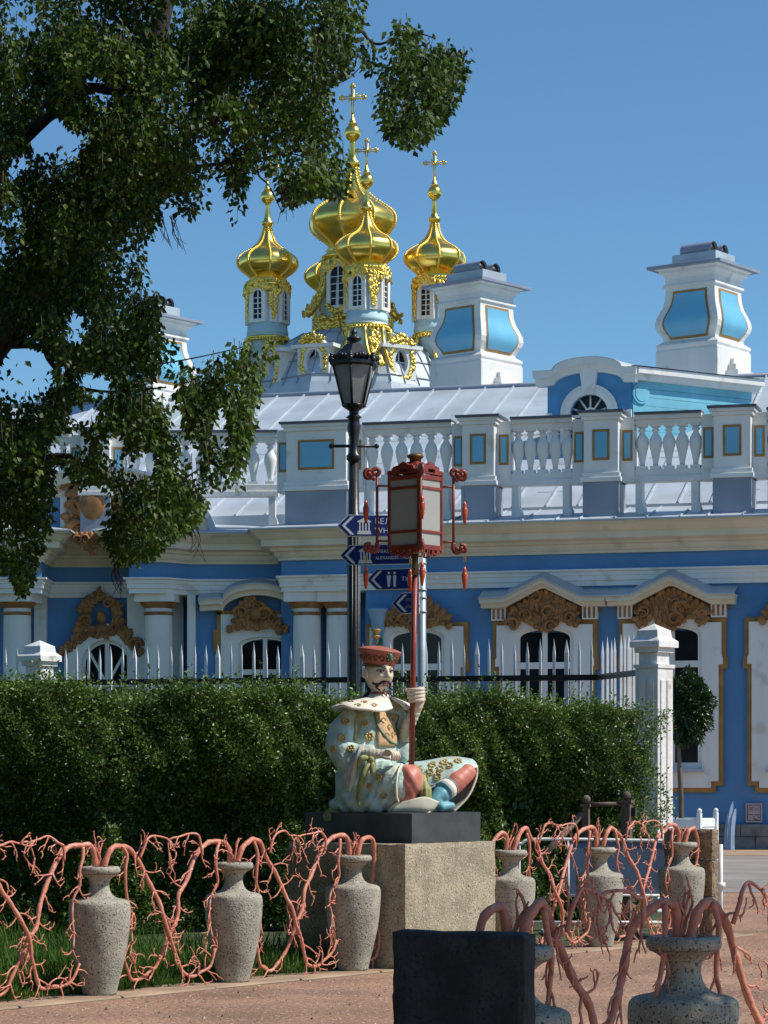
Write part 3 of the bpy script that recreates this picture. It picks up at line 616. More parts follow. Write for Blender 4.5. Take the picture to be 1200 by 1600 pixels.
# chimneys
def chimney(px, d, adeg, zb, sx, sd=1.0, pipes=2):
    """px of the near corner"""
    k = sx
    a = R(adeg); corner = Vector((X(px, d), d, 0)); U = Vector((math.cos(a), -math.sin(a), 0)); N = Vector((-math.sin(a), -math.cos(a), 0))
    ctr = corner - U * (.87 * k) - N * (.87 * k * sd)
    fr = Fr(ctr.x, ctr.y, adeg)
    rows = [(1.02, -1.2), (1.02, .42), (.985, .47), (1.02, .53), (1.02, .58), (.93, .64), (.86, .68), (.855, .74), (.92, .84), (1.0, .95), (1.04, 1.08), (1.02, 1.22), (.95, 1.38), (.87, 1.54), (.825, 1.72), (.81, 1.92), (.81, 2.0), (.87, 2.03), (.87, 2.08), (.82, 2.11), (.82, 2.26), (.88, 2.34), (.96, 2.38), (.96, 2.44), (1.05, 2.48)]
    ob = MB()
    for i in range(len(rows) - 1):
        (h0, z0), (h1, z1) = rows[i], rows[i + 1]; h0 *= k * .855; h1 *= k * .855; z0 = zb + z0 * k; z1 = zb + z1 * k
        for (su, sv, eu, ev) in ((-1, 1, 1, 1), (1, 1, 1, -1), (1, -1, -1, -1), (-1, -1, -1, 1)):
            ob.add([fr.pt(su * h0, sv * h0 * sd, z0), fr.pt(eu * h0, ev * h0 * sd, z0), fr.pt(eu * h1, ev * h1 * sd, z1), fr.pt(su * h1, sv * h1 * sd, z1)], [(0, 1, 2, 3)])
    ch = ob.build('chimney', M['white'], palace)
    def hw(z):
        for i in range(len(rows) - 1):
            if rows[i][1] <= z <= rows[i + 1][1]: return lerp(rows[i][0], rows[i + 1][0], (z - rows[i][1]) / max(1e-6, rows[i + 1][1] - rows[i][1])) * k * .855
    zs = [.72 + (1.93 - .72) * i / 14 for i in range(15)]
    for (ax, pl) in (('f', 0), ('s', 1)):
        for nm, off, ins, ml in (('panel_frame', .012, .0, M['ochre']), ('panel', .022, .06, M['cyan'])):
            mb = MB(); vs = []
            lo = zs[0] + ins; hi = zs[-1] - ins
            for i in range(15):
                z = lerp(lo, hi, i / 14); h = hw(z); e = h - .21 * k - ins
                if ax == 'f': vs += [fr.pt(-e, h * sd + off, zb + z * k), fr.pt(e, h * sd + off, zb + z * k)]
                else: vs += [fr.pt(h + off, e * sd, zb + z * k), fr.pt(h + off, -e * sd, zb + z * k)]
            mb.add(vs, [(2 * i, 2 * i + 1, 2 * i + 3, 2 * i + 2) for i in range(14)], True)
            mb.build(nm, ml, ch)
    zt = zb + 2.48 * k; h = 1.04 * k
    mb = MB(); mb.box(fr, -h, h, -h * sd, h * sd, zt, zt + .07 * k)
    mb.add([fr.pt(-h, h * sd, zt + .07 * k), fr.pt(h, h * sd, zt + .07 * k), fr.pt(h, -h * sd, zt + .07 * k), fr.pt(-h, -h * sd, zt + .07 * k), fr.pt(-.5 * k, .5 * k * sd, zt + .2 * k), fr.pt(.5 * k, .5 * k * sd, zt + .2 * k), fr.pt(.5 * k, -.5 * k * sd, zt + .2 * k), fr.pt(-.5 * k, -.5 * k * sd, zt + .2 * k)], [(0, 1, 5, 4), (1, 2, 6, 5), (2, 3, 7, 6), (3, 0, 4, 7)])
    mb.build('cap', M['slate'], ch)
    MB().box(fr, -.62 * k, .62 * k, -.5 * k * sd, .5 * k * sd, zt + .1 * k, zt + .40 * k).build('cap_block', M['roof'], ch, bevel=.01)
    for i in range(pipes):
        vv = lerp(.28, -.28, i / max(1, pipes - 1)) * k * sd
        p0 = fr.pt(-.42 * k, vv, zt + .5 * k); p1 = fr.pt(.46 * k, vv, zt + .5 * k)
        o = MB().tube([p0, p1], .17 * k, 16, caps=False).build('flue_pipe', M['slate'], ch)
        MB().tube([p0 + (p1 - p0) * .05, p0 + (p1 - p0) * .93], .15 * k, 16).build('flue_mouth', M['black'], o)
    st = MB()
    for i in range(3): st.box(fr, .85 * k, .85 * k + .12 * k * (3 - i), -.45 * k + i * .12 * k, .45 * k - i * .12 * k, zb - .5 + i * .16 * k, zb - .3 + (i + 1) * .16 * k)
    st.build('chimney_step', M['white'], ch)
    return ch
zb1 = EYE + (HZ - 588) * 68.0 / FP; chimney(752, 68.0, 41, zb1, 1.025)
zb2 = EYE + (HZ - 567) * 66.5 / FP; chimney(1121, 66.5, 36, zb2, 1.055)
zb3 = EYE + (HZ - 636) * 69.0 / FP; chimney(238, 69.0, 38, zb3, 1.0, pipes=3)
# downpipe
mb = MB(); pz = FR.uz(590, 958, .25)[1]; u = FR.uz(590, 958, .25)[0]
mb.tube([FR.pt(u, .22, .3), FR.pt(u, .22, pz - .4)], .12, 12); mb.lathe(FR.pt(u, .22, pz - .4), [(.12, 0), (.15, .02), (.15, .2), (.22, .45), (.24, .5)], 12)
dp = mb.build('downpipe', M['pipe'], palace)
for z in (1.6, 3.0, 4.4): MB().tube([FR.pt(u, .22, z), FR.pt(u, .22, z + .05)], .14, 12).build('pipe_clamp', M['pipe'], dp)
# ------------------------------------------------------------------ church with gilded cupolas
import numpy as np
KC = 95.5 / FP
zc_ = lambda py: EYE + (HZ - py) * KC
church = thing('palace_church', 'church with five gilded onion cupolas rising behind the palace roof', 'church', (X(549, 95), 95, 0))
def blobs(fr_pts, r, n, seed, spread):
    rnd = random.Random(seed); mb = MB()
    for p, k in fr_pts:
        for _ in range(k):
            q = p + Vector((rnd.uniform(-1, 1), rnd.uniform(-1, 1), rnd.uniform(-1, 1))) * spread
            mb.ball(q, rnd.uniform(*r), 6, 4, (1, 1, rnd.uniform(.8, 1.6)))
    return mb
def cross(c, z0, h, parent, a=R(10)):
    mb = MB(); U = Vector((math.cos(a), -math.sin(a), 0)); Z = Vector((0, 0, 1)); b = Vector((c[0], c[1], z0)); r = h * .022
    zc = h * .68; arm = h * .27
    mb.lathe(b, [(h * .12, 0), (h * .09, h * .06), (h * .035, h * .2), (r, h * .3)], 8)
    for o in (-r * 1.3, r * 1.3):
        mb.tube([b + U * o, b + U * o + Z * h * .95], r * .8, 5); mb.tube([b - U * arm + Z * (zc + o), b + U * arm + Z * (zc + o)], r * .8, 5)
    for e in (b + Z * h, b - U * (arm + r * 2) + Z * zc, b + U * (arm + r * 2) + Z * zc):
        mb.ball(e, h * .05, 8, 5)
        for s in (-1, 1):
            mb.ball(e + (U * s * h * .05 - Z * h * .05 if e.z > b.z + h * .9 else Z * s * h * .05 - U * (1 if (e - b).dot(U) > 0 else -1) * h * .05), h * .035, 6, 4)
    for s in (-1, 1):
        for t in (-1, 1): mb.tube([b + U * s * h * .02 + Z * zc, b + U * s * h * .10 + Z * (zc + t * h * .10)], r * .7, 4)
    mb.ball(b + Z * zc, h * .06, 8, 5)
    return mb.build('cross', M['goldr'], parent)
def onion(c, prof, parent, ribs=8, bead=.05, rot=0.3, name='onion_dome'):
    """gilded gored dome: slightly flattened gores between ribs of beads"""
    seg = ribs * 6; mb = MB(); vs = []; fs = []
    for r, z in prof:
        for k in range(seg):
            a = rot + 2 * math.pi * k / seg; t = (k % 6) / 6; q = 1 - .035 * math.sin(math.pi * t) * min(1, r)
            vs.append((c[0] + r * q * math.cos(a), c[1] + r * q * math.sin(a), z))
    n = len(prof)
    for i in range(n - 1):
        for k in range(seg): fs.append((i * seg + k, i * seg + (k + 1) % seg, (i + 1) * seg + (k + 1) % seg, (i + 1) * seg + k))
    mb.add(vs, fs, True); o = mb.build(name, M['gold'], parent)
    for k in range(ribs):
        a = rot + 2 * math.pi * k / ribs; D = Vector((math.cos(a), math.sin(a), 0)); b = MB(); last = None
        pts = [Vector((c[0], c[1], z)) + D * (r + .005) for r, z in prof]
        b.tube(pts, bead * .55, 5)
        acc = 0
        for i in range(len(pts) - 1):
            L = (pts[i + 1] - pts[i]).length; m = max(1, int(round(L / (bead * 2.1))))
            for t in range(m): b.ball(pts[i].lerp(pts[i + 1], t / m) + D * bead * .3, bead, 6, 3)
        b.build('beaded_rib', M['goldr'], parent)
    return o
def interp(prof, n):
    pts = smoothpath([Vector((r, z, 0)) for r, z in prof], n); return [(max(.001, p.x), p.y) for p in pts]
def drum_window(c, R_, ang, z0, z1, wdt, parent, gold=True, seed=0, lean=0):
    D = Vector((math.cos(ang), math.sin(ang), 0)); fr = Fr(c[0] + D.x * R_, c[1] + D.y * R_, 0); fr.N = D; fr.U = Vector((-D.y, D.x, 0))
    h = wdt / 2; zs = z1 - h
    o = [(-h - .16, z0 - .12), (h + .16, z0 - .12)] + arc(0, zs, h + .16, h + .2, 0, math.pi, 12); i_ = [(-h, z0), (h, z0)] + arc(0, zs, h, h, 0, math.pi, 12)
    w_ = MB().prism(fr, o, -.12, .10, [i_]).build('drum_window', M['white'], parent)
    g = MB(); g.prism(fr, i_, -.1, .03); g.build('window_glass', M['glass'], parent)
    b = MB(); b.box(fr, -.02, .02, .025, .05, z0, z1)
    k = 5
    for q in range(1, k): z = lerp(z0, z1 - .1, q / k); b.box(fr, -h, h, .025, .048, z - .015, z + .015)
    b.build('glazing_bars', M['white'], parent)
    if gold:
        rnd = random.Random(seed); mb = MB()
        for t in range(60):
            u = rnd.uniform(-h - .22, h + .22); z = z1 + .17 + rnd.uniform(-.10, .30) - abs(u) * .55
            mb.ball(fr.pt(u, .09, z), rnd.uniform(.045, .095), 6, 4, (.7, .7, 1.5), Matrix.Rotation(rnd.uniform(-1, 1), 3, D))
        mb.build('gold_crest', M['goldr'], parent)
    return fr
def cupola(px, d, seed):
    c = (X(px, d), d); s = KC
    main = MB().lathe((c[0], c[1], 0), [(30 * s, zc_(605)), (30 * s, zc_(534)), (33 * s, zc_(531)), (33 * s, zc_(527)), (31 * s, zc_(524)), (31 * s, zc_(512)), (29 * s, zc_(509)), (29 * s, zc_(449))], 32).build('cupola', M['pturq'], church)
    MB().lathe((c[0], c[1], 0), [(30 * s, zc_(526)), (32.5 * s, zc_(525)), (32.5 * s, zc_(519)), (31.5 * s, zc_(518)), (31.5 * s, zc_(512)), (30 * s, zc_(511))], 32).build('drum_base', M['pturq'], main)
    MB().lathe((c[0], c[1], 0), [(29 * s, zc_(534)), (35 * s, zc_(532)), (35 * s, zc_(529)), (31 * s, zc_(526.5))], 32).build('gilt_band', M['goldr'], main)
    for rr_, yy_, br_ in ((34.5, 534, .07), (33, 444, .06)):
        mb = MB()
        for k in range(40):
            a = 2 * math.pi * k / 40; mb.ball((c[0] + rr_ * s * math.cos(a), c[1] + rr_ * s * math.sin(a), zc_(yy_)), br_, 6, 4)
        tag(mb.build('gilt_beads', M['goldr'], main), kind='stuff')
    MB().lathe((c[0], c[1], 0), [(29 * s, zc_(453)), (31 * s, zc_(451)), (33 * s, zc_(448)), (33 * s, zc_(445)), (29 * s, zc_(442)), (30 * s, zc_(440)), (28 * s, zc_(437)), (25 * s, zc_(435))], 32).build('gilt_cornice', M['gold'], main)
    prof = interp([(25 * s, zc_(436.5)), (29 * s, zc_(432)), (38 * s, zc_(426)), (45 * s, zc_(418)), (46.5 * s, zc_(410)), (43.5 * s, zc_(402)), (35 * s, zc_(395)), (23 * s, zc_(388)), (13.5 * s, zc_(379)), (8 * s, zc_(368)), (5 * s, zc_(355))], 4)
    onion(c, prof, main, 8, .045, rot=math.radians(-90 + 8))
    MB().lathe((c[0], c[1], 0), [(5 * s, zc_(355)), (9.5 * s, zc_(351)), (10 * s, zc_(348)), (6 * s, zc_(345)), (5 * s, zc_(340)), (3.4 * s, zc_(322)), (4 * s, zc_(319))], 14).build('finial', M['gold'], main)
    MB().ball((c[0], c[1], zc_(308)), 11 * s, 20, 14).build('gilt_ball', M['gold'], main)
    cross(c, zc_(297), 52 * s, main)
    for k in range(4):
        a = R(-90 - 27 + 90 * k)
        drum_window(c, 28.5 * s, a, zc_(503), zc_(458), .36, main, True, seed + k)
        a2 = a + R(46); D = Vector((math.cos(a2), math.sin(a2), 0)); mb = MB(); rnd = random.Random(seed + k)
        f_ = Fr(c[0] + D.x * 28 * s, c[1] + D.y * 28 * s, 0); f_.N = D; f_.U = Vector((-D.y, D.x, 0))
        MB().box(f_, -.14, .14, 0, .12, zc_(508), zc_(452)).build('pilaster', M['white'], main)
        for t in range(80):
            q = t / 80; wv = .20 * (1 - q) ** .7 + .03
            mb.ball(f_.pt(rnd.uniform(-wv, wv), .13, lerp(zc_(452), zc_(503), q)), rnd.uniform(.045, .085) * (1.2 - .5 * q), 6, 4, (.7, .7, 1.5), Matrix.Rotation(rnd.uniform(-1, 1), 3, D))
        mb.build('gilt_drop', M['goldr'], main)
        mb = MB()                                                # volute console below
        for t in range(80):
            q = t / 80; mb.ball(Vector((c[0], c[1], lerp(zc_(536), zc_(596), q))) + D * (32 * s + .6 * q ** 2) + f_.U * rnd.uniform(-.18, .18), rnd.uniform(.05, .11), 6, 4, (.8, .8, 1.4), Matrix.Rotation(rnd.uniform(-1, 1), 3, D))
        mb.build('gilt_console', M['goldr'], main)
        for sg in (-1, 1):
            pts = [Vector((c[0], c[1], lerp(zc_(534), zc_(600), t / 8))) + D * (33 * s + .9 * (t / 8) ** 2) + f_.U * sg * .34 for t in range(9)]
            MB().tube(pts, .07, 6).build('volute', M['goldr'], main)
    return main
for px, d, sd in ((418, 95.5, 11), (679, 94.8, 22), (573, 92.9, 33), (522, 98.2, 44)): cupola(px, d, sd)
# central cupola
c = (X(551, 95.2), 95.2); s = KC
main = MB().lathe((c[0], c[1], 0), [(56 * s, zc_(540)), (56 * s, zc_(505)), (44 * s, zc_(500)), (43 * s, zc_(408))], 16, rot=R(11), smooth=False).build('central_cupola', M['pturq'], church)
MB().lathe((c[0], c[1], 0), [(43 * s, zc_(413)), (47 * s, zc_(409)), (47 * s, zc_(404)), (40 * s, zc_(400)), (42 * s, zc_(396)), (38 * s, zc_(390)), (35 * s, zc_(387))], 40).build('gilt_cornice', M['gold'], main)
prof = interp([(35 * s, zc_(388)), (42 * s, zc_(381)), (56 * s, zc_(371)), (66 * s, zc_(360)), (69 * s, zc_(347)), (63 * s, zc_(335)), (50 * s, zc_(325)), (34 * s, zc_(314)), (20 * s, zc_(300)), (12 * s, zc_(284)), (7.5 * s, zc_(264))], 4)
onion(c, prof, main, 8, .055, rot=R(-90 - 16))
MB().lathe((c[0], c[1], 0), [(7.5 * s, zc_(266)), (12 * s, zc_(262)), (12.5 * s, zc_(257)), (7 * s, zc_(252)), (7 * s, zc_(246)), (4.5 * s, zc_(228)), (5 * s, zc_(224))], 16).build('finial', M['gold'], main)
MB().ball((c[0], c[1], zc_(211)), 13 * s, 20, 14).build('gilt_ball', M['gold'], main)
cross(c, zc_(198), 62 * s, main)
for k in range(8):
    a = R(-90 - 30 + 45 * k)
    D = Vector((math.cos(a), math.sin(a), 0)); rnd = random.Random(90 + k)
    f_ = Fr(c[0] + D.x * 42 * s, c[1] + D.y * 42 * s, 0); f_.N = D; f_.U = Vector((-D.y, D.x, 0))
    if k % 2 == 0:
        drum_window(c, 42 * s, a, zc_(486), zc_(426), .62, main, True, 70 + k)
        mb = MB()
        for t in range(60): q_ = rnd.uniform(-.45, .45); mb.ball(f_.pt(q_, .16, zc_(496) + q_ * q_ * 1.6 + rnd.uniform(-.09, .09)), rnd.uniform(.03, .08), 6, 4)
        mb.build('gilt_swag', M['goldr'], main)
    else:
        pts = [Vector((c[0], c[1], lerp(zc_(412), zc_(498), t / 10))) + D * (44 * s + .55 * (t / 10) ** 3 * 1.3) for t in range(11)]
        MB().tube(pts, [.16] * 11, 8).build('volute', M['goldr'], main)
        mb = MB()
        for t in range(130): k_ = min(10, int(t / 130 * 11)); mb.ball(pts[k_] + D * .08 + f_.U * rnd.uniform(-.12 - .022 * k_, .12 + .022 * k_) + Vector((0, 0, rnd.uniform(-.2, .2))), rnd.uniform(.035, .09), 6, 4, (.8, .8, 1.4), Matrix.Rotation(rnd.uniform(-1, 1), 3, D))
        mb.build('gilt_ornament', M['goldr'], main)
mb = MB(); rnd = random.Random(5)
for t in range(620):
    a = rnd.uniform(0, 2 * math.pi); mb.ball((c[0] + 60 * s * math.cos(a), c[1] + 60 * s * math.sin(a), zc_(rnd.uniform(503, 527))), rnd.uniform(.05, .11), 6, 4)
mb.build('gilt_garland', M['goldr'], main)
MB().lathe((c[0], c[1], 0), [(56 * s, zc_(530)), (60 * s, zc_(524)), (60 * s, zc_(512)), (52 * s, zc_(503))], 40).build('gilt_band', M['goldr'], main)
dome = MB().lathe((c[0], c[1], 0), [(170 * s, zc_(660)), (158 * s, zc_(620)), (146 * s, zc_(596)), (128 * s, zc_(566)), (104 * s, zc_(542)), (80 * s, zc_(528)), (52 * s, zc_(522))], 8, rot=R(-90 + 22), smooth=False).build('dome_roof', M['roof'], church)
pf = [(159, 620), (147, 596), (129, 566), (105, 542), (81, 528)]
for i, (r, y) in enumerate([(153, 608), (138, 581), (117, 554), (93, 535)]):   # sheet courses
    mb = MB(); 
    for k in range(8):
        a0 = R(-90 + 22 + 45 * k); a1 = a0 + R(45)
        mb.tube([(c[0] + (r + .6) * s * math.cos(a0), c[1] + (r + .6) * s * math.sin(a0), zc_(y)), (c[0] + (r + .6) * s * math.cos(a1), c[1] + (r + .6) * s * math.sin(a1), zc_(y))], .022, 4)
    mb.build('roof_course', M['slate'], dome)
for k in range(8):
    for t in (.0, .25, .5, .75):
        a0 = R(-90 + 22 + 45 * k); a1 = a0 + R(45); pts = []
        for r, y in pf:
            p0 = Vector((math.cos(a0), math.sin(a0), 0)); p1 = Vector((math.cos(a1), math.sin(a1), 0)); q = p0.lerp(p1, t) * (r + .2) * s
            pts.append(Vector((c[0], c[1], zc_(y))) + q)
        MB().tube(pts, .02, 4).build('roof_seam', M['slate'], dome)
for k, (px, py, a) in enumerate(((482, 578, -24), (661, 578, 32), (400, 585, -60))):   # oval dormers
    d = 91.6; a_ = R(-90 + a); D = Vector((math.cos(a_), math.sin(a_), 0)); ctr = Vector((c[0], c[1], 0)) + D * 128 * s
    fr = Fr(ctr.x, ctr.y, 0); fr.N = D; fr.U = Vector((-D.y, D.x, 0)); z0 = zc_(590)
    ol = [(-.62, z0 - .55), (.62, z0 - .55), (.62, z0 + .55), (.3, z0 + .85), (-.3, z0 + .85), (-.62, z0 + .55)]
    hole = arc(0, z0 + .08, .27, .42, 0, 2 * math.pi, 20)[:-1]
    do = MB().prism(fr, ol, -1.8, .35, [hole]).build('oval_dormer', M['white'], church)
    MB().prism(fr, hole, -.1, .1).build('window_glass', M['glass'], do)
    mb = MB(); mb.box(fr, -.02, .02, .11, .15, z0 - .34, z0 + .5); mb.box(fr, -.27, .27, .11, .15, z0 + .06, z0 + .1); mb.build('glazing_bars', M['white'], do)
    MB().box(fr, -.85, .85, -1.8, .45, z0 + .55, z0 + .68).build('dormer_hood', M['white'], do)
    rnd = random.Random(300 + k); mb = MB()
    for t in range(150):
        q = rnd.uniform(0, 2 * math.pi); mb.ball(fr.pt(.46 * math.cos(q) * rnd.uniform(.88, 1.2), .37, z0 + .08 + .64 * math.sin(q) * rnd.uniform(.92, 1.12)), rnd.uniform(.03, .08), 6, 4, (.8, .8, 1.3))
    for t in range(60): q = rnd.uniform(-.5, .5); mb.ball(fr.pt(q, .42, z0 + .98 - abs(q) * .4 + rnd.uniform(-.12, .12)), rnd.uniform(.035, .09), 6, 4)
    mb.build('gilt_wreath', M['goldr'], do)
MB().lathe((c[0], c[1], 0), [(168 * s, 0), (168 * s, zc_(640))], 8, rot=R(-90 + 22), smooth=False).build('church_wall', M['pturq'], church)

# ------------------------------------------------------------------ leaf clouds
def leafcloud(name, ctr, axis, nrm, length, width, tint, m, parent, kind='stuff', fold=True):
    ctr = np.asarray(ctr, float); axis = np.asarray(axis, float); nrm = np.asarray(nrm, float)
    axis /= np.linalg.norm(axis, axis=1)[:, None]; sd = np.cross(axis, nrm); sd /= (np.linalg.norm(sd, axis=1)[:, None] + 1e-9); nr = np.cross(sd, axis)
    n = len(ctr); L = np.asarray(length)[:, None]; W = np.asarray(width)[:, None]
    base = ctr; tip = ctr + axis * L; mid = ctr + axis * L * .42
    lft = mid - sd * W * .5 + nr * W * .16; rgt = mid + sd * W * .5 + nr * W * .16
    v = np.stack([base, lft, tip, rgt], 1).reshape(-1, 3)
    off = np.array(wpos(parent)); v = v - off
    me = bpy.data.meshes.new(name); me.vertices.add(4 * n); me.vertices.foreach_set('co', v.astype(np.float32).ravel())
    idx = np.arange(n) * 4
    f = np.stack([idx, idx + 3, idx + 2, idx, idx + 2, idx + 1], 1).reshape(-1)
    me.loops.add(6 * n); me.loops.foreach_set('vertex_index', f.astype(np.int32))
    me.polygons.add(2 * n); me.polygons.foreach_set('loop_start', np.arange(0, 6 * n, 3).astype(np.int32)); me.polygons.foreach_set('loop_total', np.full(2 * n, 3, np.int32))
    me.update(calc_edges=True)
    at = me.attributes.new('tint', 'FLOAT', 'POINT'); at.data.foreach_set('value', np.repeat(np.asarray(tint, np.float32), 4))
    me.materials.append(m); o = bpy.data.objects.new(name, me); C.objects.link(o); o.parent = parent
    if kind: o['kind'] = kind
    WP[o.name] = Vector(off)
    return o
rng = np.random.default_rng(3)
def inpoly(px, py, poly):
    c = False; k = len(poly)
    for i in range(k):
        (x1, y1), (x2, y2) = poly[i], poly[(i + 1) % k]
        if (y1 > py) != (y2 > py) and px < (x2 - x1) * (py - y1) / (y2 - y1) + x1: c = not c
    return c

# ------------------------------------------------------------------ picket fence
fence = thing('picket_fence', 'tall white picket fence with black rail and white pillars behind the hedge', 'fence', (0, 32.5, 0))
A = Vector((X(62, 33.6), 33.6, 0)); B = Vector((X(938, 31.7), 31.7, 0)); Cc = Vector((X(1012, 30.0), 30.0, 0)); A2 = A + (A - B).normalized() * 3.2
pk = MB(); w_ = .0150
pk.add([(-w_, -w_, 0), (w_, -w_, 0), (w_, w_, 0), (-w_, w_, 0), (-w_, -w_, 2.78), (w_, -w_, 2.78), (w_, w_, 2.78), (-w_, w_, 2.78), (0, 0, 2.95)], [(0, 1, 5, 4), (1, 2, 6, 5), (2, 3, 7, 6), (3, 0, 4, 7), (4, 5, 8), (5, 6, 8), (6, 7, 8), (7, 4, 8)])
pk_me = pk.mesh('picket', M['fencewhite'])
rf = random.Random(2)
def run(p0, p1, sp, e0=.2, e1=.2):
    D = (p1 - p0); L = D.length; D.normalize(); t = e0; i = 0; az = math.atan2(D.y, D.x)
    while t < L - e1:
        o = inst('picket', pk_me, fence, p0 + D * t + Vector((0, 0, .33)), az + rf.uniform(-.05, .05), (1.7, 1.7, 1.0) if i % 7 == 6 else (rf.uniform(.85, 1.1),) * 2 + (rf.uniform(.99, 1.01),))
        o.rotation_euler[0] = rf.uniform(-.004, .004); o.rotation_euler[1] = rf.uniform(-.006, .006)
        t += sp * rf.uniform(.96, 1.04); i += 1
    nrm = Vector((D.y, -D.x, 0))
    for z in (2.80, .55):
        q = MB(); s0 = p0 + nrm * .0; f_ = Fr(p0.x, p0.y, -math.degrees(az)); q.box(f_, 0, L, .032, .055, z - .036, z + .036); q.build('rail', M['iron'], fence)
run(A, B, .163, .35, .05); run(A2, A, .163, .1, .3); run(B, Cc, .163, .1, .25)
def pillar(p, ad):
    f_ = Fr(p.x, p.y, ad); b = MB(); b.box(f_, -.16, .16, -.16, .16, 0, 2.85)
    b.box(f_, -.13, .13, -.13, .13, 2.85, 3.02); o = b.build('pillar', M['pillar'], fence, bevel=.012)
    for s in (-1, 1): MB().box(f_, -.11 if s < 0 else .02, -.02 if s < 0 else .11, .15, .175, .5, 2.7).build('pillar_strip', M['pillar'], o, bevel=.006)
    for s in (-1, 1): MB().box(f_, .15, .175, -.11 if s < 0 else .02, -.02 if s < 0 else .11, .5, 2.7).build('pillar_strip', M['pillar'], o, bevel=.006)
    c_ = MB(); c_.box(f_, -.175, .175, -.175, .175, 2.84, 2.88); c_.box(f_, -.165, .165, -.165, .165, 3.02, 3.08); c_.box(f_, -.205, .205, -.205, .205, 3.08, 3.15)
    vs = [f_.pt(a, b2, 3.15) for a, b2 in ((-.205, .205), (.205, .205), (.205, -.205), (-.205, -.205))] + [f_.pt(a, b2, 3.20) for a, b2 in ((-.15, .15), (.15, .15), (.15, -.15), (-.15, -.15))] + [f_.pt(a, b2, 3.28) for a, b2 in ((-.14, .14), (.14, .14), (.14, -.14), (-.14, -.14))] + [f_.pt(0, 0, 3.36)]
    c_.add(vs, [(0, 1, 5, 4), (1, 2, 6, 5), (2, 3, 7, 6), (3, 0, 4, 7), (4, 5, 9, 8), (5, 6, 10, 9), (6, 7, 11, 10), (7, 4, 8, 11), (8, 9, 12), (9, 10, 12), (10, 11, 12), (11, 8, 12)])
    c_.build('cap', M['pillar'], o)
pillar(A, 35); pillar(Vector((X(1022, 29.9), 29.9, 0)), 40)

# ------------------------------------------------------------------ hedge
hedge = thing('clipped_hedge', 'long dense dark green clipped hedge in front of the picket fence', 'hedge', (0, 26.8, 0))
H0 = Vector((X(-90, 23.6), 23.6, 0)); H1 = Vector((X(1026, 27.9), 27.9, 0)); HD = (H1 - H0).normalized(); HN = Vector((HD.y, -HD.x, 0)); HL = (H1 - H0).length
N = 135000
ss = rng.uniform(0, HL, N); kind_ = rng.uniform(0, 1, N)
def hz_top(s): return 2.44 - .10 * s / HL + .05 * np.sin(s * 2.3) + .05 * np.sin(s * 5.1 + 1)
def wob(s, z): return .10 * np.sin(s * 3.1 + z * 2) + .07 * np.sin(s * 7.3 - z * 5) + .05 * np.sin(s * 15 + z * 11)
top = hz_top(ss); z = np.where(kind_ < .70, .04 + (top - .04) * rng.uniform(0, 1, N) ** .8, top - np.abs(rng.normal(0, .07, N)))
depth = np.where(kind_ < .70, np.abs(rng.normal(0, .10, N)), rng.uniform(0, 1.5, N)) - wob(ss, z)
depth += np.clip((z - (top - .35)) / .35, 0, 1) ** 2 * .25 * (kind_ < .70)
und = lambda s, z: np.clip((1.78 - z) / .55, 0, 1) ** 1.3 * (.62 - .42 * np.clip((s - .62 * HL) / (.3 * HL), 0, 1)) * (1 + .25 * np.sin(s * 2.7))   # the foot stands back under the fuller head
depth += und(ss, z) * (kind_ < .70)
gap = (np.sin(ss * 4.7 + z * 3.3) + np.sin(ss * 9.1 - z * 7.9) + np.sin(ss * 2.2 + 3)) 
keep = ~((gap > 1.55) & (kind_ < .7) & (rng.uniform(0, 1, N) < .75)) & ~((z < .5) & (rng.uniform(0, 1, N) < .25))
pos = np.array(H0)[None] + ss[:, None] * np.array(HD)[None] - depth[:, None] * np.array(HN)[None]; pos[:, 2] = z
# sprigs standing out of the top and the right end
sp = []; 
for _ in range(1500):
    s_ = rng.uniform(0, HL); dpt = rng.uniform(-.1, 1.3); h = rng.uniform(.04, .17) * (1.9 if rng.uniform() < .12 else 1)
    b_ = np.array(H0) + s_ * np.array(HD) - dpt * np.array(HN); b_[2] = float(hz_top(s_)) - .03; ln = rng.normal(0, .15, 2)
    for t in np.arange(0, 1, .022 / h):
        sp.append(b_ + np.array([ln[0] * t * h, ln[1] * t * h, t * h]) + rng.normal(0, .012, 3))
eN = 7000; ez = rng.uniform(.3, 2.3, eN); ed = rng.uniform(0, 1.5, eN); es = HL + np.abs(rng.normal(0, .09, eN)) + .12 * np.sin(ez * 6 + ed * 4)
ep = np.array(H0)[None] + es[:, None] * np.array(HD)[None] - ed[:, None] * np.array(HN)[None]; ep[:, 2] = ez
pos = np.concatenate([pos[keep], np.array(sp), ep]); n = len(pos)
ax = rng.normal(0, 1, (n, 3)); ax[:, 2] = np.abs(ax[:, 2]) * .8 + .1; ax -= .5 * np.array(HN)[None] * -1
nr_ = rng.normal(0, 1, (n, 3)) + np.array([.1, -.5, .9])
tint = np.clip(.34 + .2 * np.sin(pos[:, 0] * 1.7 + pos[:, 2] * 2.2) * np.sin(pos[:, 0] * 4.1 + 1) + rng.normal(0, .2, n) + .12 * (np.arange(n) > n - 30000), 0, 1)
leafcloud('foliage', pos, ax, nr_, rng.uniform(.028, .054, n), rng.uniform(.017, .030, n), tint, M['hedge'], hedge)
mb = MB(); rh = random.Random(6)
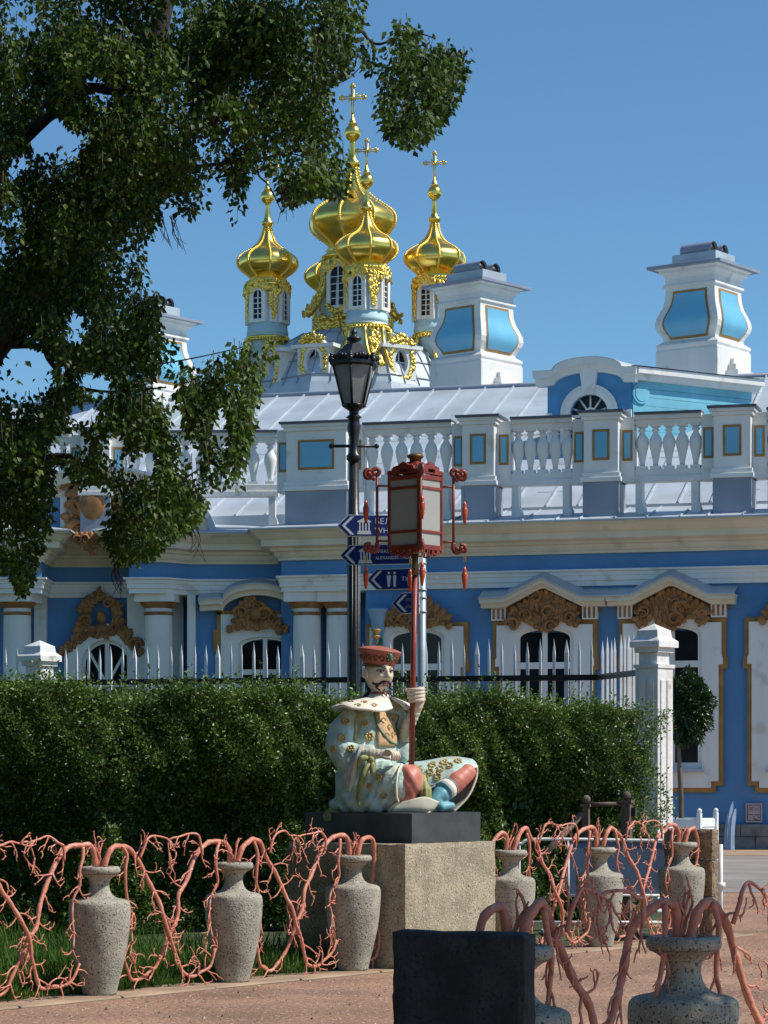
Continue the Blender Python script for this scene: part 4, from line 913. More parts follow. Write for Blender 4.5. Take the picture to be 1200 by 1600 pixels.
for i in range(150):
    s_ = rh.uniform(0, HL); p = H0 + HD * s_ - HN * rh.uniform(.80, 1.3); q = p + Vector((rh.uniform(-.15, .15), rh.uniform(-.1, .1), 0))
    ztop = rh.uniform(1.3, 2.3)
    mb.tube([p, p.lerp(q, .5) + Vector((rh.uniform(-.05, .05), 0, ztop * .5)), q + Vector((0, 0, ztop))], [.022, .016, .006], 5)
mb.build('stems', M['stem'], hedge, kind='stuff')
# dense twiggy heart of the hedge: crossed twigs and old leaves
N2 = 95000; s2 = rng.uniform(0, HL, N2); d2 = rng.uniform(.18, 1.25, N2); z2 = .03 + (hz_top(s2) - .15) * rng.uniform(0, 1, N2)
d2 = np.maximum(d2, und(s2, z2) + .12)
p2 = np.array(H0)[None] + s2[:, None] * np.array(HD)[None] - d2[:, None] * np.array(HN)[None]; p2[:, 2] = z2
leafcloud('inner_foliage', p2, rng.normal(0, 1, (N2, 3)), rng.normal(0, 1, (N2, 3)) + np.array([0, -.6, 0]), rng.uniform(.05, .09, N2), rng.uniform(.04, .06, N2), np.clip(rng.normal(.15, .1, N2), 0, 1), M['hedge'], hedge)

# ------------------------------------------------------------------ grass
gx = []; 
for _ in range(72000):
    s_ = rng.uniform(-3.5, 3.6); o_ = (-np.abs(rng.normal(0, .55)) if rng.uniform() < .5 else -rng.uniform(0, 4.6)) - .12
    q = fl(s_, o_)
    if math.sin(s_ * 5) + math.sin(s_ * 2.3 + 1) + rng.uniform(-1, 1) < -.4: continue
    gx.append((q.x, q.y, 0.0, s_))
gx = np.array(gx); n = len(gx)
ax = rng.normal(0, .35, (n, 3)); ax[:, 2] = 1
hh = rng.uniform(.06, .24, n) * (1 + .6 * np.sin(gx[:, 3] * 4))
def leaf_top(name, label, cat, *a):
    e = bpy.data.objects.new(name + '_holder', None)
    WP[e.name] = Vector((0, 0, 0))
    o = leafcloud(name, *a, e); o.parent = None; bpy.data.objects.remove(e); tag(o, label, cat, kind='stuff'); return o
leaf_top('grass', 'tall green grass growing along the foot of the coral railing', 'grass', gx[:, :3], ax, rng.normal(0, 1, (n, 3)), np.abs(hh), rng.uniform(.008, .014, n), np.clip(rng.normal(.5, .25, n), 0, 1), M['grass'])

# ------------------------------------------------------------------ birch
DB = 20.5
birch = thing('birch_tree', 'large birch with hanging leafy branches overhanging the left of the view', 'tree', (-4.6, 21.0, 0))
MAIN = [(-260, -260), (600, -260), (575, -10), (560, 45), (600, 55), (560, 110), (515, 130), (532, 200), (552, 245), (535, 312), (503, 300), (452, 322), (432, 282), (398, 250), (378, 290), (374, 345), (347, 355), (330, 312), (293, 340), (252, 302), (240, 350), (225, 410), (247, 452), (250, 500), (285, 540), (312, 558), (370, 520), (420, 505), (432, 540), (412, 580), (396, 640), (382, 700), (376, 778), (332, 762), (310, 812), (258, 852), (232, 870), (192, 884), (160, 832), (104, 722), (82, 730), (77, 800), (62, 860), (37, 938), (20, 890), (-20, 900), (-260, 900)]
TIP = [(565, 62), (600, 40), (640, 12), (660, 40), (738, 72), (728, 112), (700, 180), (672, 215), (640, 235), (606, 215), (590, 165), (560, 128)]
GAPS = [(584, 15, 17, 48), (572, 150, 22, 42), (75, 205, 38, 34), (148, 128, 22, 16), (110, 222, 24, 22), (28, 250, 20, 12), (318, 220, 16, 18), (352, 185, 12, 12), (165, 140, 20, 12), (40, 575, 48, 40), (118, 510, 20, 30), (150, 590, 30, 16), (105, 690, 34, 18), (265, 500, 22, 22), (255, 600, 26, 20), (300, 700, 22, 18), (130, 640, 30, 16), (180, 690, 22, 20), (345, 660, 16, 30), (275, 650, 18, 26), (225, 720, 26, 22), (100, 770, 22, 30), (150, 790, 26, 40)]
cs, axs, tn = [], [], []; twigs = MB(); rb = random.Random(9)
def strings(poly, count, bb, dens=1.0):
    done = 0; tries = 0; left = 0
    while done < count and tries < count * 12:
        tries += 1
        if left <= 0:                                          # next leaf clump: a short side branch with its own place, depth and tone
            cpx = rb.uniform(bb[0], bb[2]); cpy = rb.uniform(bb[1], bb[3])
            if not inpoly(cpx, cpy, poly): continue
            left = rb.randint(10, 30); cd = DB + rb.uniform(-1.6, 1.6); ct = rb.gauss(.33, .14); sgx = rb.uniform(12, 30); sgy = rb.uniform(8, 20)
        left -= 1
        px = cpx + rb.gauss(0, sgx); py = cpy + rb.gauss(0, sgy)
        if not inpoly(px, py, poly): continue
        d = cd + rb.gauss(0, .14); ln = rb.randint(3, 11); p = P(px, py, d); dx = rb.gauss(0, .18); dy = rb.gauss(0, .18); bt = ct + rb.gauss(0, .08)
        pts = [p.copy()]
        for k in range(ln):
            p = p + Vector((dx * .03, dy * .03, -.034)); dx *= .93; dy *= .93
            qx = 600 + p.x / p.y * FP; qy = HZ - (p.z - EYE) / p.y * FP
            if not inpoly(qx, qy, poly): break
            if any(((qx - g[0]) / g[2]) ** 2 + ((qy - g[1]) / g[3]) ** 2 < 1 for g in GAPS) and rb.random() < .93: break
            pts.append(p.copy())
            for _ in range(2 if rb.random() < .6 else 1):
                a = rb.uniform(0, 2 * math.pi); cs.append(p + Vector((math.cos(a), math.sin(a), rb.uniform(-.3, .3))) * rb.uniform(.01, .045)); axs.append((math.cos(a) * .75, math.sin(a) * .75, -rb.uniform(.3, 1.3))); tn.append(bt + rb.gauss(0, .12))
        if len(pts) > 3 and rb.random() < .35: twigs.tube([pts[0], pts[len(pts) // 2], pts[-1]], [.004, .003, .0015], 3)
        done += 1
strings(MAIN, 6600, (-220, -230, 600, 940))
strings(MAIN, 2600, (0, 0, 570, 420))
strings(MAIN, 2100, (0, 440, 440, 940))
strings(TIP, 420, (560, 10, 740, 236))
n = len(cs); print('birch leaves', n)
leafcloud('crown', np.array([tuple(c_) for c_ in cs]), np.array(axs), rng.normal(0, 1, (n, 3)) + np.array([.3, -.4, .3]), rng.uniform(.036, .074, n), rng.uniform(.028, .050, n), np.clip(tn, 0, 1), M['birch'], birch)
tr = MB()
def limb(pts, r0, r1, d0=DB, d1=None, n_=5):
    d1 = d1 or d0; m = len(pts); P3 = smoothpath([P(a, b, lerp(d0, d1, i / (m - 1))) for i, (a, b) in enumerate(pts)], n_); k = len(P3)
    tr.tube(P3, [lerp(r0, r1, i / (k - 1)) * .66 * (1 + .12 * math.sin(i * 1.7)) for i in range(k)], 9)
tp = [Vector((-4.6, 21.0, -.1)), Vector((-4.5, 21.0, 1.2)), Vector((-4.2, 20.9, 3.0)), P(-120, 700, 20.8), P(20, 495, 20.6), P(66, 430, 20.6), P(130, 300, 20.8), P(215, 150, 21), P(260, 0, 21.1), P(280, -150, 21.2)]
q = smoothpath(tp, 5); tr.tube(q, [lerp(.21, .05, i / (len(q) - 1)) for i in range(len(q))], 12)
limb([(-230, 430), (-90, 320), (0, 245), (90, 170), (140, 138), (185, 142), (260, 128), (330, 90)], .12, .03, 21.2, 20.4)
limb([(100, 360), (170, 300), (235, 255), (275, 228), (330, 190), (365, 182), (420, 150), (510, 36), (560, 45), (578, 64), (598, 68), (640, 50), (680, 60)], .055, .008, 20.7, 20.2)
limb([(225, 262), (290, 262), (350, 255), (395, 250), (405, 275), (420, 290), (440, 330)], .03, .006, 20.3, 20.0)
limb([(395, 250), (420, 245), (455, 240), (500, 255), (530, 270)], .015, .004, 20.0)
limb([(-150, 560), (-40, 545), (60, 540), (75, 560), (110, 600), (170, 612), (260, 605)], .05, .01, 20.8, 20.2)
limb([(60, 540), (130, 552), (180, 562), (230, 570), (300, 560), (390, 540)], .02, .005, 20.3, 20.0)
limb([(-150, 720), (-30, 720), (40, 718), (100, 712), (140, 732), (175, 742), (190, 770), (205, 800)], .05, .01, 20.6, 20.0)
limb([(130, 725), (170, 742), (240, 760), (300, 740), (350, 700)], .018, .005, 20.2)
limb([(505, 135), (540, 125), (560, 108), (575, 90)], .01, .004, 20.2)
for (x0, y0) in ((440, 290), (250, 335), (270, 340), (300, 820), (180, 870), (178, 880)):
    for k in range(6):
        limb([(x0 + rb.uniform(-6, 6), y0 + rb.uniform(-6, 6)), (x0 + rb.uniform(-4, 14), y0 + 25), (x0 + rb.uniform(-8, 22), y0 + rb.uniform(40, 60))], .006, .002, 20.1, n_=3)
tr.build('trunk', M['bark'], birch, fix=True)
twigs.build('twigs', M['stem'], birch, kind='stuff')

# unseen lime added outside the right edge, crown shaped to shade the near railing
lime = thing('added_lime_tree', 'added broad crowned lime tree, unseen outside the right edge, shading the near railing', 'tree', (5.6, 9.1, 0))
mb = MB(); mb.tube(smoothpath([(5.6, 9.1, -.05), (5.58, 9.1, 1.5), (5.5, 9.25, 4.0), (5.4, 9.35, 6.7)], 4), [lerp(.11, .04, i / 12) for i in range(13)], 10)
for k in range(9):
    a = k * 2.4; z = 4.9 + k * .24; mb.tube(smoothpath([(5.5, 9.12, z), (5.5 + .4 * math.cos(a), 9.12 + .4 * math.sin(a), z + .35), (5.5 + .85 * math.cos(a), 9.12 + .85 * math.sin(a), z + .45)], 3), [.03, .028, .025, .02, .016, .012, .008], 6)
for e in ((2.0, 8.2, 7.3), (3.4, 7.2, 7.9), (.2, 7.6, 7.5), (4.2, 6.6, 7.0)): mb.tube(smoothpath([(5.48, 9.2, 5.2), (5.48 + (e[0] - 5.48) * .5, 9.2 + (e[1] - 9.2) * .5, 6.7), e], 4), [.06, .056, .052, .048, .044, .038, .032, .025, .018], 7)
mb.build('trunk', M['bark'], lime)
n = 10000; v = rng.normal(0, 1, (n, 3)); v /= np.linalg.norm(v, axis=1)[:, None]; v *= (rng.uniform(.25, 1, n) ** .45)[:, None]
cpos = v * np.array([1.35, 1.12, 1.25]) + np.array([5.35, 9.0, 6.95])
n2 = 26000; v2 = rng.normal(0, 1, (n2, 3)); v2 /= np.linalg.norm(v2, axis=1)[:, None]; v2 *= (rng.uniform(.1, 1, n2) ** .4)[:, None]  # overhead lobe, widened to cut sky light on the near railing
cpos = np.concatenate([cpos, v2 * np.array([4.3, 2.35, 1.6]) + np.array([2.7, 7.6, 7.4])]); n += n2
leafcloud('crown', cpos, rng.normal(0, 1, (n, 3)) + np.array([0, 0, -.5]), rng.normal(0, 1, (n, 3)) + np.array([0, 0, 1]), rng.uniform(.07, .11, n), rng.uniform(.06, .09, n), np.clip(rng.normal(.35, .15, n), 0, 1), M['birch'], lime)
# ------------------------------------------------------------------ railing of granite vases and coral
kb = MB(); f_ = Fr(FO.x, FO.y, -math.degrees(math.atan2(FD.y, FD.x)))
for i in range(17):
    MB().box(f_, -8 + i * 1.0 + .006, -7.006 + i * 1.0, -.24, .22 + .008 * (i % 3), -.05, .014).build('kerb_stone', M['pave'], None, bevel=.012)
kerbs = [o for o in bpy.data.objects if o.name.startswith('kerb_stone')]
kerb = bpy.data.objects.new('kerb', None); C.objects.link(kerb); kerb['kind'] = 'structure'
for o in kerbs: o.parent = kerb
KV = .0046
VP = [(0.0, 203), (25, 203), (29, 188), (36, 150), (43, 88), (45.5, 88), (45.8, 128)]
VASE = interp([(25 * KV, 0), (28.5 * KV, 18 * KV), (36 * KV, 50 * KV), (43 * KV, 88 * KV), (46 * KV, 124 * KV), (46 * KV, 140 * KV), (44 * KV, 147 * KV), (38 * KV, 150.5 * KV), (27 * KV, 153 * KV), (19.5 * KV, 158 * KV), (15.5 * KV, 166 * KV), (14.5 * KV, 174 * KV), (16.5 * KV, 182 * KV), (23 * KV, 188 * KV), (29 * KV, 191 * KV)], 3)
rim = [(29.5 * KV, 191.2 * KV), (32.5 * KV, 193 * KV), (33.5 * KV, 197 * KV), (32.5 * KV, 201 * KV), (30 * KV, 203 * KV), (20 * KV, 203 * KV), (17 * KV, 196 * KV), (0.001, 190 * KV)]
body_me = MB().lathe((0, 0, 0), VASE, 40).mesh('vase_body', M['granite']); rim_me = MB().lathe((0, 0, 0), rim, 40).mesh('vase_rim', M['granite'])
def vase(p, label, group, rz=0.0, sc_=1.0, z=.012):
    t = thing('stone_vase', label, 'vase', (p.x, p.y, z), group)
    inst('body', body_me, t, (p.x, p.y, z), rz, (sc_ * 1.06, sc_ * 1.06, sc_)); inst('rim', rim_me, t, (p.x, p.y, z), rz, (sc_, sc_, sc_)); return t
def twig(mb, rnd, pt, s, z, o, ang, L, r, depth):
    pts = []; rs = []; a = ang; n = 5; curl = rnd.uniform(-.30, .30)
    for i in range(n + 1):
        pts.append(pt(s, z, o)); rs.append(r * (1 - .45 * i / n)); s += math.cos(a) * L / n; z += math.sin(a) * L / n; o += rnd.uniform(-.006, .008); a += curl + rnd.uniform(-.15, .15)
        if depth > 0 and i in (2, 4) and rnd.random() < .85:
            twig(mb, rnd, pt, s, z, o, a + rnd.choice((-1, 1)) * rnd.uniform(.5, 1.0), L * rnd.uniform(.4, .65), r * .7, depth - 1)
    mb.tube(pts, rs, 6)
    if depth <= 1:
        for sg in (-1, 1):
            if rnd.random() < .75:
                b = a + sg * rnd.uniform(.3, .7); e = pts[-1]
                mb.tube([e, e + (pt(math.cos(b), math.sin(b), 0) - pt(0, 0, 0)) * L * .16], [rs[-1], rs[-1] * .6], 5)
ARM = [(0.015, .90), (.04, 1.0), (.10, 1.062), (.18, 1.068), (.28, 1.03), (.38, .94), (.49, .78), (.57, .65), (.64, .52), (.70, .40), (.75, .29), (.81, .17), (.88, .085), (.97, .055), (1.07, .07), (1.15, .13), (1.19, .24)]
STUB = [(0.015, .90), (.05, 1.02), (.11, 1.06), (.19, 1.03), (.25, .92), (.255, .78), (.25, .60), (.27, .40), (.30, .22), (.26, .10), (.18, .07)]
HANG = [(.17, 1.05), (.20, .97), (.205, .88), (.20, .76), (.245, .66), (.28, .55), (.26, .43), (.27, .34)]
UP = [(.36, .96), (.385, 1.05), (.43, 1.10), (.52, 1.115), (.62, 1.11), (.70, 1.08), (.74, 1.0)]
def coral(p, D, label, group, seed, left='arm', right='arm', kl=1.0, kr=1.0, rscale=1.0, kz=1.0):
    rnd = random.Random(seed); N_ = Vector((D.y, -D.x, 0)); t = thing('coral_branches', label, 'coral railing', (p.x, p.y, .9), group)
    for sg, kind, k in ((-1, left, kl), (1, right, kr)):
        if not kind: continue
        jit = [rnd.uniform(-.025, .025) for _ in range(20)]
        oo = .028 * sg
        pt = lambda s, z, o, sg=sg, k=k: p + D * (s * sg * k) + N_ * o + Vector((0, 0, z * kz + .03))
        base = ARM if kind == 'arm' else STUB
        cp = [(s + jit[i] * min(1, i / 3), z + jit[(i + 7) % 20] * min(1, i / 3)) for i, (s, z) in enumerate(base)]
        cp = [(s, max(.035, z)) for s, z in cp]
        pts = smoothpath([pt(s, z, oo + .02 * math.sin(i * .9)) for i, (s, z) in enumerate(cp)], 5); n = len(pts)
        mb = MB(); mb.tube(pts, [rscale * lerp(.0215, .0100, (i / (n - 1)) ** 1.1) * (1 + .10 * math.sin(i * 1.3 + seed) + .07 * math.sin(i * 3.1)) for i in range(n)], 10)
        m = len(cp)
        for i in range(4, m - 1):                               # twigs off the arm
            for side in (-1, 1):
                if rnd.random() < .82:
                    s, z = lerp(cp[i][0], cp[i + 1][0], .5), lerp(cp[i][1], cp[i + 1][1], .5); ta = math.atan2(cp[i + 1][1] - cp[i][1], cp[i + 1][0] - cp[i][0])
                    twig(mb, rnd, pt, s, z, oo, ta + side * rnd.uniform(.5, 1.2), rnd.uniform(.09, .18), .0072 * rscale, 1)
        arm = mb.build('arm', M['coral'], t)
        if kind == 'arm':
            for nm, base2, r0, r1, sds in (('hanging_branch', HANG, .0135, .0065, (-1, 1)), ('upper_branch', UP, .011, .005, (-1, 1))):
                j2 = [rnd.uniform(-.02, .02) for _ in range(20)]; cp2 = [(s + j2[i] * min(1, i), z + j2[(i + 5) % 20] * min(1, i)) for i, (s, z) in enumerate(base2)]
                pts = smoothpath([pt(s, z, oo + .03 + .015 * math.sin(i)) for i, (s, z) in enumerate(cp2)], 4); n = len(pts); mb = MB()
                mb.tube(pts, [rscale * lerp(r0, r1, i / (n - 1)) for i in range(n)], 8)
                for i in range(1, len(cp2) - 1):
                    for side in sds:
                        if rnd.random() < .6:
                            ta = math.atan2(cp2[i + 1][1] - cp2[i][1], cp2[i + 1][0] - cp2[i][0])
                            twig(mb, rnd, pt, cp2[i][0], cp2[i][1], oo + .03, ta + side * rnd.uniform(.4, 1.0), rnd.uniform(.06, .13), .0066 * rscale, 1)
                for k2 in range(2): twig(mb, rnd, pt, cp2[-1][0], cp2[-1][1], oo + .03, -1.6 + rnd.uniform(-.6, .6), .10, .006 * rscale, 1)
                mb.build(nm, M['coral'], t)
    mb = MB(); pt = lambda s, z, o: p + D * s + N_ * o + Vector((0, 0, z * kz + .03))
    for k2 in range(3): twig(mb, rnd, pt, rnd.uniform(-.012, .012), .90, rnd.uniform(-.02, .02), math.pi / 2 + rnd.uniform(-.3, .3), rnd.uniform(.13, .19), .0095 * rscale, 1)
    mb.build('crest', M['coral'], t)
    return t
GV, GC = 'granite vases of the far railing', 'coral branches of the far railing'
FV = [(-1.46, 'granite vase standing just outside the left edge of the view', 'coral branches reaching in from the left edge behind tall grass', 'arm', 'arm'),
      (0.0, 'speckled grey granite vase nearest the left edge, tall grass beside it', 'coral branches growing from the vase nearest the left edge', 'arm', 'arm'),
      (1.46, 'speckled grey granite vase second from the left, between two coral crossings', 'coral branches growing from the second vase from the left', 'arm', 'arm'),
      (2.92, 'granite vase in front of the shaded side of the statue pedestal', 'coral branches growing from the vase in front of the pedestal', 'arm', 'stub'),
      (5.126, 'granite vase half hidden by the lit right side of the pedestal', 'coral branches arching right from the vase beside the pedestal', 'stub', 'arm'),
      (6.557, 'granite vase in front of the blue barrier', 'coral branches growing from the vase in front of the blue barrier', 'arm', 'arm'),
      (8.0, 'farthest granite vase, beside the brown stone end post', 'coral branches growing from the vase beside the brown end post', 'arm', 'stub')]
for i, (s, lv, lc, a, b) in enumerate(FV):
    p = fl(s); vase(p, lv, GV, i * 1.3, 1.0 - .01 * (i % 3)); coral(p, FD, lc, GC, 40 + i * 3, a, b)
# near railing
NA, NB = Vector((X(802, 9.8), 9.8, 0)), Vector((X(1068, 10.35), 10.35, 0)); ND = (NB - NA).normalized(); NC = NB + (NB - NA) * 1.05; nk = (NB - NA).length / 1.46
GV2, GC2 = 'granite vases of the near railing', 'coral branches of the near railing'
for p, lv, lc, a, b, sd in ((NA, 'granite vase almost hidden behind the dark end post in the foreground', 'dark shaded coral branches rising behind the foreground end post', 'stub', 'arm', 77), (NB, 'large granite vase with a shaded neck at the bottom right', 'thick coral branches arching out of the large foreground vase', 'arm', 'arm', 83), (NC, 'near granite vase standing just outside the right edge', 'coral branches reaching in from the right edge in the foreground', 'arm', 'arm', 91)):
    vase(p, lv, GV2, sd, 1.0); coral(p, ND, lc, GC2, sd, a, b, nk, nk, 1.0)
def slab_post(name, label, px, d, a, w, t, h, m, bev=.02):
    c_ = Vector((X(px, d), d, 0)); f_ = Fr(c_.x, c_.y, a); th = thing(name, label, 'stone post', (c_.x, c_.y, 0)); z0 = 0
    hs = [h * .38, h * .34, h * .28] if w > .55 else [h]; rnd = random.Random(int(px))
    for k, q in enumerate(hs):
        g = .004 * (k % 2)
        rough_box(f_, -w + g, -g * .5, -t + g, -g * .5, z0 + (.002 if k else 0), z0 + q - .003, .03, .005, bev).build('stone_block', m, th); z0 += q
    return th
slab_post('end_post', 'brown tuff end post closing the far railing on the right', 1113, 24.95, 38, .56, .145, 1.07, M['brownstone'])
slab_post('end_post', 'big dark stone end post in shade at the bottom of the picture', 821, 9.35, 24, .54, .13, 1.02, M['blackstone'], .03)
mb = MB(); q = Vector((X(1126, 24.9), 24.9, 0)); mb.tube([q, q + Vector((0, 0, .92))], .022, 10); mb.tube([q + Vector((-.03, -.02, .52)), q + Vector((.04, -.02, .52))], .03, 8)
tag(mb.build('gate_post', M['fencewhite'], None), 'thin white steel post beside the brown stone end post', 'post')

# ------------------------------------------------------------------ pedestal
FPd = lambda p: Fr(p.x, p.y, 38)
pc = fl(3.224, .30); PF = FPd(pc)                              # near corner; -u runs back along the shaded side, -v along the lit side
ped = thing('statue_pedestal', 'square gritstone pedestal under the statue, right side sunlit', 'pedestal', (pc.x - .1, pc.y + .8, 0))
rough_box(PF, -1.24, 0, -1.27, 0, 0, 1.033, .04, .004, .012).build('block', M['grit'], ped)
rough_box(PF, -1.26, -.62, -1.20, .006, 0, .985, .05, .004, .012).build('shade_toned_slab', M['brownstone'], ped)  # same gritstone, browner only to carry the shade of this side
ctr = pc + FD * .635 + Vector((-.788, .616, 0)) * .62
pl = Fr(ctr.x, ctr.y, 38)
tag(rough_box(pl, -.57, .57, -.48, .48, 1.036, 1.282, .05, .0012, .004).build('plinth_slab', M['blackslab'], None), 'black stone slab under the statue, on the gritstone pedestal', 'plinth')

# ------------------------------------------------------------------ the seated statue
from mathutils.bvhtree import BVHTree
DS = 21.7; KS = DS / FP
S = lambda px, py, w_=0.0: P(px, py, DS - w_)
M['robe'] = mat('faded_turquoise_robe', (0.48, 0.62, 0.57), 0.6, var=0.14, scale=9, stain=((0.52, 0.48, 0.30), 7, 0.55), bump=0.35, bscale=30)
M['ivory'] = mat('ivory_paint', (0.78, 0.72, 0.61), 0.55, var=0.06, scale=9, stain=((0.55, 0.47, 0.34), 11, 0.60), bump=0.1, bscale=40)
M['face'] = mat('ivory_face_paint', (0.68, 0.57, 0.43), 0.5, var=0.03, scale=8)
M['coralcloth'] = mat('coral_trouser_paint', (0.60, 0.20, 0.14), 0.5, var=0.1, scale=9, stain=((0.66, 0.33, 0.26), 8, 0.58))
M['boot'] = mat('turquoise_boot_paint', (0.13, 0.36, 0.44), 0.5, var=0.12, scale=10)
M['gilt'] = mat('yellow_ochre_trim', (0.56, 0.42, 0.16), 0.6, var=0.2, scale=20, bump=0.3, bscale=50)
M['tan'] = mat('tan_breast_panel', (0.52, 0.33, 0.16), 0.6, var=0.15, scale=16, stain=((0.62, 0.50, 0.34), 14, 0.55), bump=0.5, bscale=40)
M['olive'] = mat('olive_green_sash', (0.27, 0.28, 0.10), 0.6, var=0.2, scale=10, stain=((0.40, 0.40, 0.18), 8, 0.55), bump=0.3, bscale=30)
M['lilac'] = mat('lilac_sleeve_lining', (0.42, 0.46, 0.58), 0.6, var=0.1, scale=12)
M['hatred'] = mat('dusty_red_hat', (0.42, 0.13, 0.09), 0.6, var=0.12, scale=12)
M['hairblack'] = mat('black_hair_paint', (0.022, 0.02, 0.03), 0.5, var=0.1)
M['emerald'] = mat('green_beads', (0.04, 0.20, 0.13), 0.4, var=0.1)
base = S(612, 1270)
statue = thing('seated_statue', 'painted statue of a seated robed man in a red hat holding a lantern pole', 'statue', (base.x, base.y, 1.282))
def cap(mb, pts, seg=14):
    P3 = [S(a, b_, w_) for a, b_, w_, r in pts]; rr = [r * KS for *_, r in pts]
    mb.tube(P3, rr, seg); mb.ball(P3[0], rr[0], seg, 8); mb.ball(P3[-1], rr[-1], seg, 8)
def remesh(mb, name, m, parent, vox, fold=None, smooth_it=4):
    me = mb.mesh('tmp', None); o = bpy.data.objects.new('tmp', me); C.objects.link(o)
    md = o.modifiers.new('r', 'REMESH'); md.mode = 'VOXEL'; md.voxel_size = vox
    s_ = o.modifiers.new('s', 'SMOOTH'); s_.iterations = smooth_it; s_.factor = .5
    dg = bpy.context.evaluated_depsgraph_get(); ev = o.evaluated_get(dg); me2 = bpy.data.meshes.new_from_object(ev)
    bpy.data.objects.remove(o); bpy.data.meshes.remove(me)
    off = wpos(parent)
    if fold:
        for v in me2.vertices: v.co = v.co + v.normal * fold(v.co)
    bv = BVHTree.FromPolygons([v.co.copy() for v in me2.vertices], [tuple(p.vertices) for p in me2.polygons])
    for v in me2.vertices: v.co -= off
    me2.polygons.foreach_set('use_smooth', [True] * len(me2.polygons)); me2.name = name; me2.materials.clear(); me2.materials.append(m)
    o = bpy.data.objects.new(name, me2); C.objects.link(o); o.parent = parent; WP[o.name] = off.copy(); return o, bv
def ray(bv, px, py):
    o = Vector((0, 0, EYE)); d = (P(px, py, 1.0) - o).normalized(); h = bv.ray_cast(o, d); return (h[0], h[1]) if h[0] else (S(px, py), Vector((0, -1, 0)))
# robe
mb = MB()
cap(mb, [(588, 1108, 0, 14), (583, 1124, 0, 33), (577, 1150, 0, 43), (575, 1185, .02, 46), (574, 1218, .02, 52), (576, 1246, .02, 54)], 20)
cap(mb, [(545, 1121, .08, 14), (535, 1140, .16, 22), (532, 1166, .2, 25), (542, 1186, .24, 22)])
cap(mb, [(540, 1184, .24, 20), (560, 1178, .30, 15), (577, 1174, .34, 11)])
cap(mb, [(540, 1192, .24, 16), (545, 1215, .25, 10), (549, 1236, .26, 4)])
cap(mb, [(612, 1108, -.10, 16), (627, 1128, -.12, 15), (633, 1150, -.10, 14), (628, 1178, -.06, 14)])
cap(mb, [(572, 1228, .18, 36), (598, 1220, .30, 32), (618, 1220, .36, 29), (622, 1228, .36, 28)])
cap(mb, [(556, 1250, .22, 20), (590, 1250, .33, 24), (609, 1252, .36, 17)])
cap(mb, [(612, 1228, -.06, 28), (660, 1213, -.12, 22), (702, 1205, -.10, 17), (724, 1204, -.06, 13)])
cap(mb, [(522, 1258, .0, 9), (548, 1248, .08, 20), (570, 1245, .1, 26)])
flo = 1.286
def fold(co):
    x = co.x * 38 + co.z * 9; g = max(0, min(1, (1.86 - co.z) / .3))
    return g * (.010 * math.sin(x + 2.0 * math.sin(co.z * 14)) + .005 * math.sin(co.x * 90 - co.z * 35)) + .006 * noise.noise(co * 16) + .003 * noise.noise(co * 45)
robe, bvr = remesh(mb, 'robe', M['robe'], statue, .014, fold, 3)
for v in robe.data.vertices:
    if v.co.z < .002: v.co.z = .002
def patch(bv, corners, nu, nv, off, m, name, thick=.008, wav=0.0):
    """cloth lying on the figure between four corner rays (tl, tr, br, bl)"""
    mb = MB(); vs = []
    for j in range(nv + 1):
        for i in range(nu + 1):
            a = Vector(corners[0]).lerp(Vector(corners[1]), i / nu); b2 = Vector(corners[3]).lerp(Vector(corners[2]), i / nu); q = a.lerp(b2, j / nv)
            h, n_ = ray(bv, q[0], q[1]); vs.append(h + n_ * (off + wav * math.sin(i * 1.7 + j)))
    mb.add(vs, [(j * (nu + 1) + i, (j + 1) * (nu + 1) + i, (j + 1) * (nu + 1) + i + 1, j * (nu + 1) + i + 1) for j in range(nv) for i in range(nu)], True)
    o = mb.build(name, m, statue); s_ = o.modifiers.new('t', 'SOLIDIFY'); s_.thickness = thick; s_.offset = 0; return o
def on(bv, pts, r, m, name, parent=None, off=0.002, seg=6, n_=4):
    P3 = []
    for a, b_ in pts:
        h, nn = ray(bv, a, b_); P3.append(h + nn * off)
    q = smoothpath(P3, n_); rr = [r * KS] * len(q) if not hasattr(r, '__len__') else [lerp(r[0], r[1], i / (len(q) - 1)) * KS for i in range(len(q))]
    return MB().tube(q, rr, seg).build(name, m, parent or statue)
for a, b_, r in ((540, 1128, 7.5), (534, 1153, 7), (577, 1151, 7.5), (549, 1170, 7), (593, 1215, 6), (571, 1131, 5.5), (521, 1170, 5.5), (600, 1243, 6), (577, 1228, 5), (560, 1246, 5.5)):
    h, nn = ray(bvr, a, b_); rot = nn.to_track_quat('Z', 'Y').to_matrix(); mb = MB(); mb.ball(h, r * KS, 14, 6, (1, 1, .28), rot)
    for k in range(8): mb.ball(h + rot @ Vector((math.cos(k * .785) * r * .72 * KS, math.sin(k * .785) * r * .72 * KS, r * .22 * KS)), r * .3 * KS, 6, 4)
    mb.ball(h + nn * r * .3 * KS, r * .28 * KS, 8, 5); mb.build('medallion', M['gilt'], statue)
patch(bvr, ((586, 1112), (622, 1116), (620, 1166), (590, 1168)), 8, 10, .008, M['tan'], 'breast_panel', .014, .004)
on(bvr, [(584, 1116), (588, 1132), (596, 1146), (606, 1158), (616, 1164)], 1.3, M['emerald'], 'necklace', off=.02)
on(bvr, [(622, 1118), (621, 1135), (619, 1152), (616, 1164)], 1.3, M['emerald'], 'necklace', off=.02)
on(bvr, [(558, 1112), (556, 1128), (555, 1145), (554, 1160)], (4.0, 3.0), M['gilt'], 'robe_trim', off=.004)
